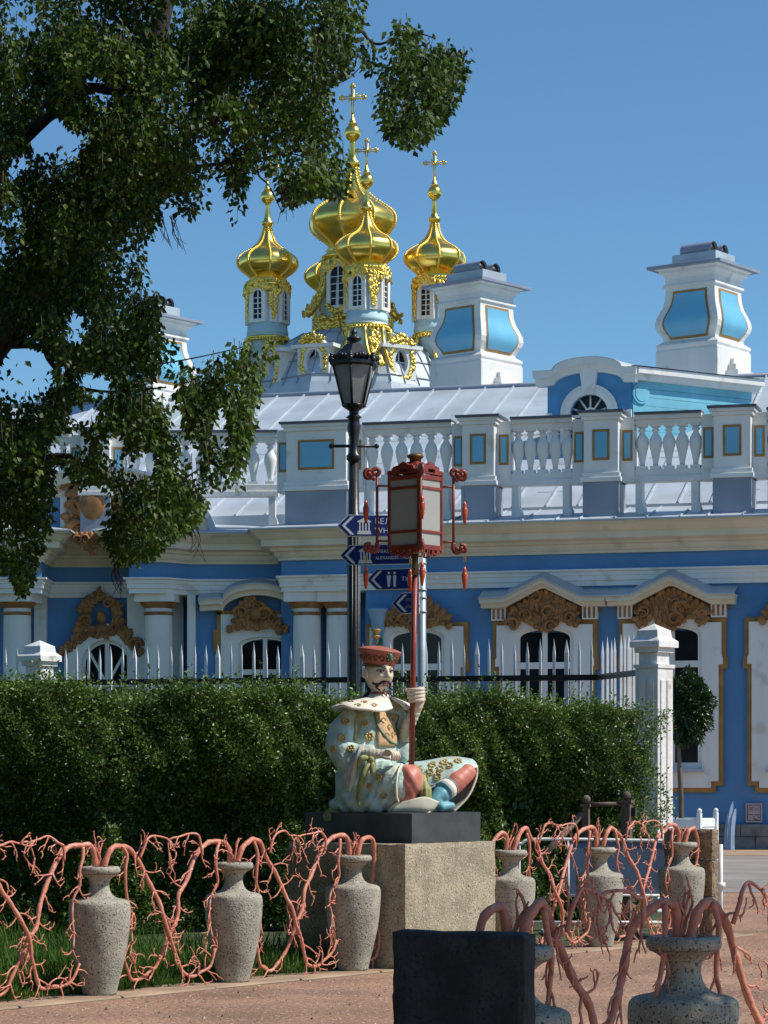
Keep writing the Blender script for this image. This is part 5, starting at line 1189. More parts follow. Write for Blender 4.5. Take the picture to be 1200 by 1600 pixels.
for k, (a, b_) in enumerate(((597, 1128), (606, 1138), (612, 1128), (602, 1150), (611, 1150))): 
    h, nn = ray(bvr, a, b_); mb = MB(); pts = [h + nn * .02 + Vector((math.cos(t * .8) * .022 * (1 - t / 10), -.004, math.sin(t * .8) * .03 * (1 - t / 10))) for t in range(8)]; mb.tube(pts, .006, 5); mb.build('panel_scroll', M['gilt'], statue)
# sheets of cloth
def cloth(rows, m, name, thick=.014, n_=4, edge=None):
    g = [smoothpath([S(*q) for q in r], n_) for r in rows]; cols = [smoothpath([r[i] for r in g], n_) for i in range(len(g[0]))]
    nv = len(cols[0]); nu = len(cols); mb = MB(); mb.add([cols[i][j] for j in range(nv) for i in range(nu)], [(j * nu + i, (j + 1) * nu + i, (j + 1) * nu + i + 1, j * nu + i + 1) for j in range(nv - 1) for i in range(nu - 1)], True)
    o = mb.build(name, m, statue); s_ = o.modifiers.new('t', 'SOLIDIFY'); s_.thickness = thick; s_.offset = 0
    if edge: MB().tube([cols[i][-1] for i in range(nu)], edge * KS, 6).build('hem', M['ivory'], statue)
    return o
cloth([[(622, 1193, -.12), (660, 1190, -.16), (705, 1183, -.18), (738, 1187, -.12)], [(634, 1203, .08), (672, 1197, .08), (712, 1189, .04), (743, 1192, .0)], [(664, 1236, .20), (692, 1222, .20), (720, 1205, .14), (746, 1198, .04)]], M['robe'], 'robe_skirt', edge=1.8)
M['lining'] = mat('pale_robe_lining', (0.58, 0.56, 0.44), 0.65, var=0.1, scale=8, stain=((0.40, 0.42, 0.30), 6, 0.58))
cloth([[(745, 1196, .03), (744, 1216, .04), (731, 1245, .08), (708, 1269, .12)], [(730, 1203, -.12), (722, 1225, -.12), (712, 1250, -.06), (690, 1268, .0)], [(700, 1212, -.2), (694, 1235, -.18), (685, 1255, -.1), (668, 1268, .02)]], M['lining'], 'robe_lining', .012)
MB().tube(smoothpath([S(745, 1196, .03), S(744, 1216, .04), S(731, 1245, .08), S(708, 1269, .12)], 5), 1.8 * KS, 6).build('hem', M['ivory'], statue)
cloth([[(612, 1258, .46), (640, 1250, .48), (664, 1245, .46), (686, 1253, .40)], [(612, 1266, .48), (640, 1264, .50), (664, 1262, .48), (680, 1262, .42)], [(610, 1268, .42), (636, 1269, .46), (660, 1269, .46), (674, 1269, .42)]], M['lining'], 'front_flap', .014)
MB().tube(smoothpath([S(628, 1194, .42), S(622, 1206, .50), S(619, 1226, .53), S(620, 1246, .52), S(622, 1254, .50), S(612, 1262, .48), S(609, 1268, .44), S(640, 1269.5, .47), S(672, 1269, .44)], 4), 2.0 * KS, 6).build('hem', M['ivory'], statue)
mb = MB(); mb.ball(S(640, 1222, .38), 26 * KS, 20, 14, (.80, .95, 1.08)); cap(mb, [(640, 1226, .38, 20), (634, 1246, .40, 15)])
knee, bvk = remesh(mb, 'right_knee', M['coralcloth'], statue, .012, lambda co: .004 * math.sin(co.x * 60 + co.z * 40), 4)
mb = MB(); cap(mb, [(730, 1207, .06, 14), (712, 1222, .13, 17), (699, 1236, .18, 14)])
remesh(mb, 'left_shin', M['coralcloth'], statue, .012, lambda co: .0007 * math.sin(co.x * 75 + co.z * 90), 4)
mb = MB(); cap(mb, [(700, 1233, .20, 14), (688, 1243, .27, 14.5), (678, 1253, .32, 12), (690, 1262, .32, 7), (706, 1259, .26, 6)]); cap(mb, [(678, 1254, .32, 11), (664, 1262, .36, 7)])
remesh(mb, 'boot', M['boot'], statue, .012, None, 4)
q0, q1 = S(702, 1230, .2), S(688, 1241, .28); MB().tube([q0, q0.lerp(q1, .6)], [16.5 * KS, 16 * KS], 18).build('boot_cuff', M['ivory'], statue)
for f0_, r_ in ((.0, 17), (.6, 16.6)): MB().tube([q0.lerp(q1, f0_ - .03), q0.lerp(q1, f0_ + .04)], r_ * KS, 18).build('cuff_line', M['boot'], statue)
mb = MB(); cap(mb, [(650, 1203, .22, 8), (657, 1220, .34, 10), (664, 1238, .40, 11), (667, 1247, .42, 7)]); remesh(mb, 'sash', M['olive'], statue, .01, lambda co: .005 * math.sin(co.x * 150), 2)
mb = MB()
for pts in ([(580, 1188, .50), (573, 1200, .54), (566, 1214, .55), (563, 1224, .54)], [(584, 1188, .50), (583, 1198, .55), (582, 1208, .56), (581, 1214, .55)], [(578, 1186, .50), (568, 1184, .53), (562, 1190, .53), (558, 1204, .52)], [(575, 1192, .48), (566, 1214, .46), (561, 1240, .46), (560, 1262, .46)]):
    q = smoothpath([S(*p_) for p_ in pts], 4); n = len(q); mb.tube(q, [KS * 5 * math.sin(math.pi * (.12 + .86 * i / (n - 1))) for i in range(n)], 8, flat=.7)
mb.ball(S(580, 1187, .50), 7 * KS, 10, 8); mb.build('sash_knot', M['olive'], statue)
# long sleeve: white trim and lilac lining
cloth([[(571, 1160, .44), (566, 1176, .47), (556, 1206, .42), (547, 1240, .33)], [(562, 1166, .46), (556, 1182, .48), (549, 1208, .42), (545, 1238, .33)]], M['ivory'], 'sleeve_edge', .016)
cloth([[(562, 1166, .455), (556, 1182, .475), (549, 1208, .415), (545, 1238, .33)], [(546, 1194, .44), (543, 1203, .42), (541, 1216, .38), (543, 1237, .325)]], M['lilac'], 'sleeve_lining', .012)
mb = MB(); cap(mb, [(568, 1178, .44, 9), (582, 1178, .48, 8.5), (592, 1178, .49, 7.5)]); remesh(mb, 'right_undersleeve', M['lining'], statue, .008, lambda co: .0012 * math.sin(co.x * 200), 2)
mb = MB(); cap(mb, [(633, 1150, -.04, 12), (638, 1132, .0, 11), (648, 1112, .03, 9.5)]); remesh(mb, 'left_sleeve', M['lining'], statue, .01, lambda co: .002 * math.sin(co.z * 150), 2)
# hands
def finger(mb, pts, r0, r1):
    q = smoothpath([S(*p_) for p_ in pts], 3); n = len(q); mb.tube(q, [lerp(r0, r1, i / (n - 1)) * KS for i in range(n)], 8); mb.ball(q[-1], r1 * KS, 8, 6); mb.ball(q[0], r0 * KS, 8, 6)
mb = MB(); mb.ball(S(600, 1178, .50), 9 * KS, 12, 8, (1.15, .7, .8))
for k in range(4):
    o_ = k * 4.6; finger(mb, [(604 + o_ * .6, 1173 + k * .4, .54 - k * .03), (610 + o_ * .75, 1174 + k * .6, .56 - k * .03), (613 + o_ * .8, 1180 + k * .5, .56 - k * .03), (612 + o_ * .8, 1187 + k * .3 - (3 if k == 3 else 0), .54 - k * .03)], 3.1, 2.3)
finger(mb, [(596, 1181, .53), (602, 1184, .56), (609, 1185, .58)], 3.2, 2.4)
remesh(mb, 'right_hand', M['face'], statue, .0045, None, 2)
PW = .06                                                        # the pole passes through the left fist
mb = MB(); mb.ball(S(656, 1086, PW - .02), 10 * KS, 14, 10, (.85, .9, 1.35)); cap(mb, [(657, 1092, PW - .02, 8), (653, 1104, PW - .01, 7.5), (648, 1114, .03, 8)])
for k in range(4):
    y = 1077 + k * 5.7; finger(mb, [(661, y - 1, PW + .01), (659, y, PW + .05), (650, y + .5, PW + .065), (641 + (k == 3) * 1.5, y + 1, PW + .05), (638.5 + (k == 3) * 2, y + 1.2, PW + .02), (641, y + 1, PW - .015)], 3.3, 2.7)
finger(mb, [(655, 1080, PW - .05), (645, 1076, PW - .04), (637, 1077, PW - .01), (634.5, 1078.5, PW + .02)], 3.2, 2.5)
remesh(mb, 'left_hand', M['face'], statue, .0045, None, 2)
# cape
fw = Vector((.788, -.616, 0)); rt = Vector((-.616, -.788, 0)); nk_ = S(594, 1088, 0)
def cape(t0, t1, name):
    mb = MB(); nu, nv = 40, 12; vs = []
    for j in range(nv + 1):
        q = j / nv
        for i in range(nu + 1):
            t = lerp(t0, t1, i / nu); cf, cr = math.cos(t), math.sin(t)
            ed = min(1, min(i, nu - i) / 5); q2 = q * (1 - .22 * (1 - ed) ** 2)
            rf_ = lerp(.095, .255 if cf > 0 else .32, q2); rr_ = lerp(.10, .47, q2)
            z = -.012 - .075 * q2 - .035 * q2 ** 3 + .03 * (abs(cr) ** 2) * q2 ** 2 - .03 * max(0, cf) * q2 ** 2 + .006 * math.sin(t * 9) * q2
            vs.append(nk_ + fw * (cf * rf_ - .02 * q2) + rt * (cr * rr_) + Vector((0, 0, z)))
    mb.add(vs, [(j * (nu + 1) + i, (j + 1) * (nu + 1) + i, (j + 1) * (nu + 1) + i + 1, j * (nu + 1) + i + 1) for j in range(nv) for i in range(nu)], True)
    bv = BVHTree.FromPolygons(vs, mb.f); o = mb.build(name, M['ivory'], statue); s_ = o.modifiers.new('t', 'SOLIDIFY'); s_.thickness = .022; s_.offset = 0
    ed = [vs[nv * (nu + 1) + i] for i in range(nu + 1)]; MB().tube(ed, .014, 6).build('cape_hem', M['ivory'], statue)
    return bv
bvc = cape(R(14), R(345), 'cape')
for a, b_, s_ in ((556, 1092, 1), (548, 1098, -1), (570, 1099, 1), (584, 1104, -1), (534, 1101, 1), (560, 1104, 1), (620, 1108, 1), (612, 1100, -1)):
    h, nn = ray(bvc, a, b_); nn = nn if nn.z > 0 else -nn
    ax_ = nn.cross(Vector((0, 0, 1))).normalized(); up_ = ax_.cross(nn).normalized(); mb = MB()
    pts = [h + nn * .014 + (ax_ * s_ * math.cos(t * .6) + up_ * math.sin(t * .6)) * .030 * (1 - t / 14) for t in range(11)]; mb.tube(pts, .0065, 5); mb.build('cape_scroll', M['tan'], statue)
mb = MB(); col = S(593, 1086, .0); mb.lathe(col - Vector((0, 0, .05)), [(.105, 0), (.092, .03), (.082, .075), (.07, .076)], 20); mb.build('collar', M['hatred'], statue)
MB().lathe(col - Vector((0, 0, .05)), [(.099, .025), (.097, .04), (.092, .05), (.085, .055)], 20).build('collar_band', M['ivory'], statue)
MB().tube([S(592, 1096, .0), S(592, 1070, .0)], [.068, .066], 18).build('neck', M['face'], statue)
# head
hc = S(592, 1054, .02); hf = Vector((.50, -.866, 0)); hr = Vector((.866, .50, 0)); Zv = Vector((0, 0, 1))   # hr: his left, towards the right of the picture
mb = MB(); vs = []; nu, nv = 64, 48
G = lambda x, s_: math.exp(-(x / s_) ** 2)
for j in range(nv + 1):
    ph = math.pi * j / nv
    for i in range(nu):
        th = 2 * math.pi * i / nu
        x = math.sin(ph) * math.sin(th); y = math.sin(ph) * math.cos(th); z = math.cos(ph)
        front = max(0, y)
        X_, Y_, Z_ = x * .116, y * .138, z * .172
        if z < 0:                                              # jaw narrows to the chin
            X_ *= 1 - .30 * (-z) ** 1.5; Y_ *= 1 - .10 * (-z)
        az_ = Z_
        fr_ = front ** 1.5
        Y_ += fr_ * (.052 * G(X_, .022) * G(az_ + .032, .026) + .030 * G(X_, .015) * G(az_ - .01, .045))      # nose
        Y_ += fr_ * (.016 * G(abs(X_) - .022, .014) * G(az_ + .036, .012))                                     # nostrils
        Y_ += fr_ * (.016 * G(abs(X_) - .05, .04) * G(az_ - .048, .016))                                       # brow
        Y_ -= fr_ * (.016 * G(abs(X_) - .052, .024) * G(az_ - .020, .016))                                     # sockets
        Y_ += fr_ * (.014 * G(abs(X_) - .068, .026) * G(az_ + .022, .024))                                     # cheekbones
        Y_ += fr_ * (.014 * G(X_, .03) * G(az_ + .082, .010) - .010 * G(X_, .03) * G(az_ + .094, .007) + .012 * G(X_, .028) * G(az_ + .105, .010))   # lips
        Y_ += fr_ * (.022 * G(X_, .034) * G(az_ + .138, .026))                                                 # chin
        Y_ -= fr_ * .008 * G(abs(X_) - .03, .012) * G(az_ + .06, .02)
        vs.append(hc + hr * X_ + hf * Y_ + Zv * Z_)
mb.add(vs, [(j * nu + i, (j + 1) * nu + i, (j + 1) * nu + (i + 1) % nu, j * nu + (i + 1) % nu) for j in range(nv) for i in range(nu)], True)
bvh = BVHTree.FromPolygons(vs, mb.f); head = mb.build('head', M['face'], statue)
def hp(x, z, off=0.0):
    """a point on the face: x to his left, z up"""
    o = hc + hf * .6 + hr * x + Zv * z; h = bvh.ray_cast(o, -hf); return (h[0] if h[0] else hc + hf * .13 + hr * x + Zv * z) + hf * off
def face_line(pts, r, m, nm, off=.001):
    q = smoothpath([hp(x, z, off) for x, z in pts], 4); n = len(q); rr = r if hasattr(r, '__len__') else (r, r)
    return MB().tube(q, [lerp(rr[0], rr[1], i / (n - 1)) for i in range(n)], 6).build(nm, m, head)
M['browdark'] = mat('dark_brow_paint', (0.05, 0.035, 0.03), 0.6, var=0.1); M['lip'] = mat('lip_paint', (0.36, 0.13, 0.09), 0.5, var=0.1); M['eyewhite'] = mat('eye_white_paint', (0.62, 0.58, 0.50), 0.4, var=0.03)
for s_ in (-1, 1):
    face_line([(s_ * .018, .040), (s_ * .045, .056), (s_ * .075, .070), (s_ * .096, .070)], (.0042, .0022), M['browdark'], 'eyebrow', .002)
    MB().ball(hp(s_ * .052, .022, -.012), .0185, 14, 10, (1.15, 1, .7)).build('eye', M['eyewhite'], head)
    MB().ball(hp(s_ * .050, .021, .0045), .0085, 10, 8).build('iris', M['browdark'], head)
    face_line([(s_ * .026, .022), (s_ * .042, .035), (s_ * .062, .035), (s_ * .082, .026)], .0045, M['browdark'], 'eyelid', .003)
    face_line([(s_ * .028, .014), (s_ * .05, .007), (s_ * .078, .018)], .0032, M['face'], 'eyelid', .003)
    face_line([(s_ * .004, -.063), (s_ * .028, -.064), (s_ * .052, -.080), (s_ * .064, -.108), (s_ * .066, -.140), (s_ * .060, -.168)], (.010, .0055), M['hairblack'], 'moustache', .005)
    face_line([(s_ * .012, -.066), (s_ * .034, -.069), (s_ * .055, -.088), (s_ * .062, -.112)], (.009, .011), M['hairblack'], 'moustache', .007)
    e = hc + hr * (s_ * .118) + hf * -.01 + Zv * .005; mb = MB(); mb.ball(e, .038, 12, 8, (.35, .8, 1.25), Matrix((hr, hf, Zv)).transposed()); mb.tube([e + Zv * .03 + hf * .01 + hr * s_ * .01, e + Zv * .04 - hf * .015 + hr * s_ * .018, e - hf * .03 + hr * s_ * .018, e - Zv * .035 - hf * .01 + hr * s_ * .012], .008, 6); mb.build('ear', M['face'], head)
face_line([(-.028, -.086), (-.012, -.082), (.012, -.082), (.028, -.086)], .0055, M['lip'], 'lips', .0)
face_line([(-.024, -.094), (0, -.098), (.024, -.094)], .0055, M['lip'], 'lips', .0)
mb = MB()                                                      # the painted beard patch along the jaw and the goatee
mb.tube(smoothpath([hp(x, z, .001) for x, z in ((-.050, -.078), (-.066, -.086), (-.080, -.082), (-.088, -.070))], 4), [.008 + .0005 * i for i in range(13)], 8)
mb.build('beard', M['hairblack'], head)
mb = MB(); q = [hp(0, -.125, .002), hp(0, -.15, .006), hc + hf * .13 - Zv * .185]; mb.tube(smoothpath(q, 3), [.006, .007, .007, .007, .006, .005, .003], 8); mb.build('goatee', M['hairblack'], head)
mb = MB(); q = [hc - hf * .115 + Zv * .04, hc - hf * .135 - Zv * .06, hc - hf * .15 - Zv * .15, hc - hf * .19 - hr * .05 - Zv * .2]; q = smoothpath(q, 4); mb.tube(q, [.07, .068, .06, .055, .05, .045, .04, .035, .03, .028, .025, .02, .012], 10); mb.build('pigtail', M['hairblack'], head)
# hat
hb = hc + Zv * .068 - hf * .01
tilt = Matrix.Rotation(R(-5), 3, hf) @ Matrix.Rotation(R(5), 3, hr)
def tl(mb, prof, seg=36):
    b0 = len(mb.v); mb.lathe((0, 0, 0), prof, seg)
    for k in range(b0, len(mb.v)): mb.v[k] = hb + tilt @ mb.v[k]
    return mb
hat = tl(MB(), [(.122, -.005), (.130, 0), (.138, .03), (.162, .085), (.187, .128), (.190, .137), (.182, .142), (.13, .160), (.06, .172), (.001, .176)]).build('hat', M['hatred'], statue)
tl(MB(), [(.122, -.012), (.137, -.008), (.139, .010), (.130, .014)]).build('hat_band', M['brass'], hat)
mb = MB(); rnd = random.Random(5)
for k in range(18):
    a = 2 * math.pi * k / 18; base_r = .158
    for t in range(9):
        q = t * .75; rr = .026 * (1 - t / 12); an = a + (rr * math.cos(q) * (1 if k % 2 else -1)) / base_r; z = .062 + rr * math.sin(q) * 1.1; rad = .135 + z * .42
        p_ = hb + tilt @ Vector((math.cos(an) * rad, math.sin(an) * rad, z))
        if t: mb.tube([last, p_], .0045, 4)
        last = p_
mb.build('hat_ornament', M['brass'], hat)
an = math.atan2(hf.y, hf.x); mb = MB(); p_ = hb + tilt @ Vector((math.cos(an) * .180, math.sin(an) * .180, .088)); mb.ball(p_, .024, 10, 8, (.9, .6, 1.5)); mb.build('hat_jewel', M['emerald'], hat)
for k in range(8):
    q = R(45 * k); MB().ball(p_ + hr * math.cos(q) * .026 + Zv * math.sin(q) * .036, .008, 6, 4).build('jewel_setting', M['brass'], hat)
fz = hb + Zv * .165 - hf * .01 - hr * .015
MB().lathe(fz, [(.034, 0), (.016, .012), (.012, .05), (.020, .075), (.042, .088), (.044, .094), (.022, .10), (.026, .118), (.046, .142), (.048, .150), (.001, .156)], 18).build('finial', M['gilt'], hat)
MB().tube(smoothpath([fz + hf * .02 + Zv * .0, fz + hr * .045 + Zv * .03, fz + hr * .05 + Zv * .07, fz + hr * .03 + Zv * .10], 3), [.016, .02, .022, .022, .022, .02, .018, .014, .01, .006], 8).build('plume', M['emerald'], hat)
# green bud hanging over the slab
mb = MB(); c_ = S(519, 1276, .15)
mb.ball(c_, 14 * KS, 14, 10, (1.0, .85, .95))
for k in range(7):
    a = k * .9; mb.tube(smoothpath([c_ + Vector((0, 0, 13 * KS)), c_ + Vector((math.cos(a) * 14.5 * KS, math.sin(a) * 12.5 * KS, 2 * KS)), c_ + Vector((math.cos(a) * 6 * KS, math.sin(a) * 6 * KS, -13 * KS))], 4), .007, 5)
mb.tube(smoothpath([S(560, 1263, .1), S(535, 1263, .12), S(520, 1264, .15)], 3), [.03, .028, .026, .024, .022, .02, .018], 8)
mb.build('sash_tassel', M['olive'], statue)
# gilt sprigs on the skirt over the left knee
bsk = [o for o in statue.children if o.name.startswith('robe_skirt')][0]
off = wpos(statue); bvs = BVHTree.FromPolygons([v.co + off for v in bsk.data.vertices], [tuple(p.vertices) for p in bsk.data.polygons])
for k, (a, b_) in enumerate(((655, 1204), (672, 1206), (688, 1201), (676, 1197), (702, 1196), (716, 1191), (694, 1193), (664, 1216), (684, 1213))):
    h, nn = ray(bvs, a, b_); nn = nn if nn.z > 0 else -nn; sx2 = nn.orthogonal().normalized(); sy2 = nn.cross(sx2); mb = MB()
    for t in range(6):
        q = t * 1.05 + k; mb.ball(h + nn * .01 + (sx2 * math.cos(q) + sy2 * math.sin(q)) * .024, .012, 6, 4)
    mb.tube([h + nn * .012 + (sx2 * math.cos(t * .7) + sy2 * math.sin(t * .7)) * .05 * (1 - t / 9) for t in range(7)], .006, 5); mb.build('gilt_sprig', M['gilt'], statue)
# ------------------------------------------------------------------ the lantern on its pole
lt0 = S(643, 1196, PW); lt1 = S(649, 862, PW)
lan = thing('pole_lantern', 'red framed lantern with milky panes on the red pole held by the statue', 'lantern', lt0)
MB().tube([lt0 - Vector((0, 0, .0)), lt0.lerp(lt1, .9)], .0245, 14).build('pole', M['red'], lan)
MB().tube([lt0.lerp(lt1, .89), lt1], .027, 14).build('pole_collar', M['brass'], lan)
DL = DS - PW; KL = DL / FP; lc = P(649, 800, DL); LF = Fr(lc.x, lc.y, 38)
zl = lambda py: EYE + (HZ - py) * KL
hl = .156
for su in (-1, 1):
    for sv in (-1, 1):
        MB().box(LF, su * hl - .012, su * hl + .012, sv * hl - .012, sv * hl + .012, zl(858), zl(738)).build('corner_post', M['red'], lan, bevel=.003)
def face_frames():
    out = []
    for k in range(4):
        f_ = Fr(lc.x, lc.y, 38 + 90 * k); out.append(f_)
    return out
for f_ in face_frames():
    for y0, y1 in ((858, 853), (835, 830.5), (767, 762.5), (752, 745)):
        MB().box(f_, -hl + .011, hl - .011, hl - .010, hl + .010, zl(y0), zl(y1)).build('cross_bar', M['red'], lan, bevel=.003)
    for y0, y1 in ((853, 835), (830.5, 767), (762.5, 752)):
        MB().box(f_, -hl + .011, hl - .011, hl - .006, hl, zl(y0), zl(y1)).build('pane', M['lglass'], lan)
    h = hl + .01
    cr = [(-h, zl(743)), (h, zl(743)), (h, zl(737)), (.11, zl(736)), (.105, zl(731)), (.06, zl(730)), (.035, zl(727)), (0, zl(724)), (-.035, zl(727)), (-.06, zl(730)), (-.105, zl(731)), (-.11, zl(736)), (-h, zl(737))]
    MB().prism(f_, cr, hl - .014, hl + .016, [[(-.05, zl(740.5)), (.05, zl(740.5)), (.045, zl(735)), (-.045, zl(735))]]).build('crest_board', M['red'], lan)
    for u in (-.08, 0, .08): MB().ball(f_.pt(u, hl, zl(726 if u == 0 else 731)), .012, 8, 6).build('crest_boss', M['red'], lan)
    ap = MB(); 
    for k in range(5):                                          # fretwork apron
        u0 = -h + k * 2 * h / 5; u1 = u0 + 2 * h / 5; m_ = (u0 + u1) / 2; dz = (.030, .042, .055, .042, .030)[k]
        ap.box(f_, u0 + .002, u1 - .002, hl - .01, hl + .01, zl(860.5), zl(857)); ap.box(f_, u0 + .004, u0 + .016, hl - .008, hl + .008, zl(860) - dz, zl(860)); ap.box(f_, u1 - .016, u1 - .004, hl - .008, hl + .008, zl(860) - dz, zl(860)); ap.box(f_, u0 + .016, u1 - .024, hl - .008, hl + .008, zl(860) - dz, zl(860) - dz + .012)
    ap.build('fret_apron', M['red'], lan)
MB().box(LF, -hl, hl, -hl, hl, zl(861), zl(858.5)).build('base_board', M['red'], lan)
vs = [LF.pt(a, b_, zl(737)) for a, b_ in ((-hl, hl), (hl, hl), (hl, -hl), (-hl, -hl))] + [LF.pt(a * .3, b_ * .3, zl(722)) for a, b_ in ((-hl, hl), (hl, hl), (hl, -hl), (-hl, -hl))]
MB().add(vs, [(0, 1, 5, 4), (1, 2, 6, 5), (2, 3, 7, 6), (3, 0, 4, 7), (4, 5, 6, 7), (3, 2, 1, 0)]).build('lantern_roof', M['red'], lan)
MB().lathe((lc.x, lc.y, 0), [(.05, zl(729)), (.05, zl(717)), (.062, zl(716)), (.074, zl(713)), (.066, zl(711)), (.03, zl(708)), (.001, zl(707.5))], 18).build('vent', M['brass'], lan)
MB().tube([lt1 - Vector((0, 0, .02)), Vector((lc.x, lc.y, zl(859)))], [.03, .05], 12).build('socket', M['brass'], lan)
pend = MB().lathe((0, 0, 0), [(.001, -.19), (.010, -.185), (.024, -.10), (.026, -.06), (.020, -.045), (.012, -.04), (.018, -.03), (.016, -.012), (.008, 0), (.003, .012)], 14)
pend_me = pend.mesh('pendant', M['orange']); gb = MB().lathe((0, 0, 0), [(.020, -.050), (.023, -.046), (.020, -.040)], 12).mesh('pendant_ring', M['brass'])
for k, (su, sv) in enumerate(((-1, 1), (1, 1), (1, -1), (-1, -1))):
    D = (LF.U * su + LF.N * sv).normalized(); c0 = Vector((lc.x, lc.y, 0)) + LF.U * su * hl + LF.N * sv * hl; Z = Vector((0, 0, 1))
    mb = MB(); q = lambda o, y: c0 + D * o + Z * zl(y)
    mb.tube([q(.105, 742), q(.105, 853)], .012, 6); mb.tube([q(.0, 760), q(.105, 760)], .009, 6); mb.tube([q(.0, 846), q(.105, 846)], .009, 6)
    mb.tube(smoothpath([q(.11, 744), q(.085, 738), q(.11, 733), q(.155, 737), q(.19, 735), q(.21, 742), q(.19, 748), q(.15, 747), q(.12, 750)], 3), .019, 6)
    mb.tube(smoothpath([q(.11, 848), q(.10, 856), q(.13, 863), q(.17, 860), q(.205, 860), q(.20, 852), q(.16, 851)], 3), .019, 6)
    for o, y in ((.135, 741), (.175, 741), (.135, 857), (.17, 856), (.155, 744)): mb.ball(q(o, y), .024, 8, 5)
    br = mb.build('bracket', M['red'], lan)
    for y0, y1, nm in ((744, 782, 'upper'), (862, 884, 'lower')):
        o_ = .20 if nm == 'upper' else (.20 if k != 3 else .10)
        MB().tube([q(o_, y0), q(o_, y1)], .002, 4).build('cord', M['brass'], br)
        p_ = q(o_, y1 + 2); inst('pendant', pend_me, br, p_); inst('pendant_ring', gb, br, p_)
        if nm == 'lower': MB().box(Fr(p_.x, p_.y, 10), -.012, .012, -.002, .002, zl(877), zl(868)).build('tag', M['gilt'], br)

# ------------------------------------------------------------------ street lamp
DLp = 28.0; kl = DLp / FP; zz = lambda py: EYE + (HZ - py) * kl
lx, ly = X(553, DLp), DLp
lamp = thing('street_lamp', 'black cast iron street lamp with a six sided tapered lantern', 'street lamp', (lx, ly, 0))
MB().lathe((lx, ly, 0), [(.18, 0), (.18, .3), (.11, .45), (.072, .6), (.070, zz(1000)), (.064, zz(830)), (.062, zz(815)), (.09, zz(812)), (.09, zz(806)), (.06, zz(803)), (.052, zz(720))], 20).build('post', M['iron'], lamp)
flu = MB()
for k in range(10):
    a = 2 * math.pi * k / 10; flu.tube([(lx + .066 * math.cos(a), ly + .066 * math.sin(a), .7), (lx + .059 * math.cos(a), ly + .059 * math.sin(a), zz(818))], .012, 5)
flu.build('fluting', M['iron'], lamp)
MB().lathe((lx, ly, 0), [(.052, zz(722)), (.082, zz(718)), (.082, zz(712)), (.055, zz(708)), (.048, zz(690)), (.064, zz(676)), (.075, zz(668)), (.065, zz(662)), (.06, zz(655)), (.09, zz(652)), (.05, zz(648)), (.055, zz(642)), (.11, zz(637)), (.125, zz(633))], 20).build('neck', M['iron'], lamp)
mb = MB(); z = zz(697); mb.tube([(lx - .25, ly, z), (lx + .25, ly, z)], .017, 8)
for s_ in (-1, 1): mb.ball((lx + s_ * .25, ly, z), .028, 10, 6)
mb.build('ladder_bar', M['iron'], lamp)
hexa = lambda r, y: [Vector((lx + r * math.cos(R(60 * k + 22)), ly + r * math.sin(R(60 * k + 22)), zz(y))) for k in range(6)]
lo, hi = hexa(.125, 634), hexa(.245, 571)
for k in range(6):
    a0, a1, b0, b1 = lo[k], lo[(k + 1) % 6], hi[k], hi[(k + 1) % 6]
    MB().add([a0, a1, b1, b0], [(0, 1, 2, 3)]).build('pane', M['frost'], lamp)
    MB().tube([a0, b0], .014, 6).build('glazing_bar', M['iron'], lamp)
mb = MB(); 
for pts in (lo, hi):
    for k in range(6): mb.tube([pts[k], pts[(k + 1) % 6]], .018, 6)
mb.build('lantern_rim', M['iron'], lamp)
e0, e1, e2 = hexa(.285, 571), hexa(.285, 566), hexa(.09, 538)
mb = MB(); mb.add(e0 + e1 + e2, [(k, (k + 1) % 6, 6 + (k + 1) % 6, 6 + k) for k in range(6)] + [(6 + k, 6 + (k + 1) % 6, 12 + (k + 1) % 6, 12 + k) for k in range(6)] + [tuple(range(12, 18)), tuple(reversed(range(6)))])
rf_ = mb.build('lantern_roof', M['iron'], lamp)
for k in range(6):
    mb = MB(); p_ = e1[k] * .93 + Vector((lx, ly, zz(566))) * .07
    for o, r in ((0, .036), (.03, .03), (.058, .02)): mb.ball(p_ + Vector((0, 0, .01 + o)), r, 8, 6)
    d_ = (e1[(k + 1) % 6] - e1[k]); m_ = (e1[k] + e1[(k + 1) % 6]) * .5
    for t in (.25, .4, .5, .6, .75): mb.ball(e1[k] + d_ * t + Vector((0, 0, .02 + .03 * math.sin(math.pi * t))), .026 if t != .5 else .034, 8, 5)
    mb.build('acroterion', M['iron'], rf_)
MB().lathe((lx, ly, 0), [(.09, zz(540)), (.06, zz(537)), (.05, zz(534)), (.085, zz(531)), (.085, zz(528)), (.045, zz(526)), (.03, zz(523)), (.045, zz(520)), (.02, zz(516)), (.004, zz(510))], 14).build('finial', M['iron'], lamp)

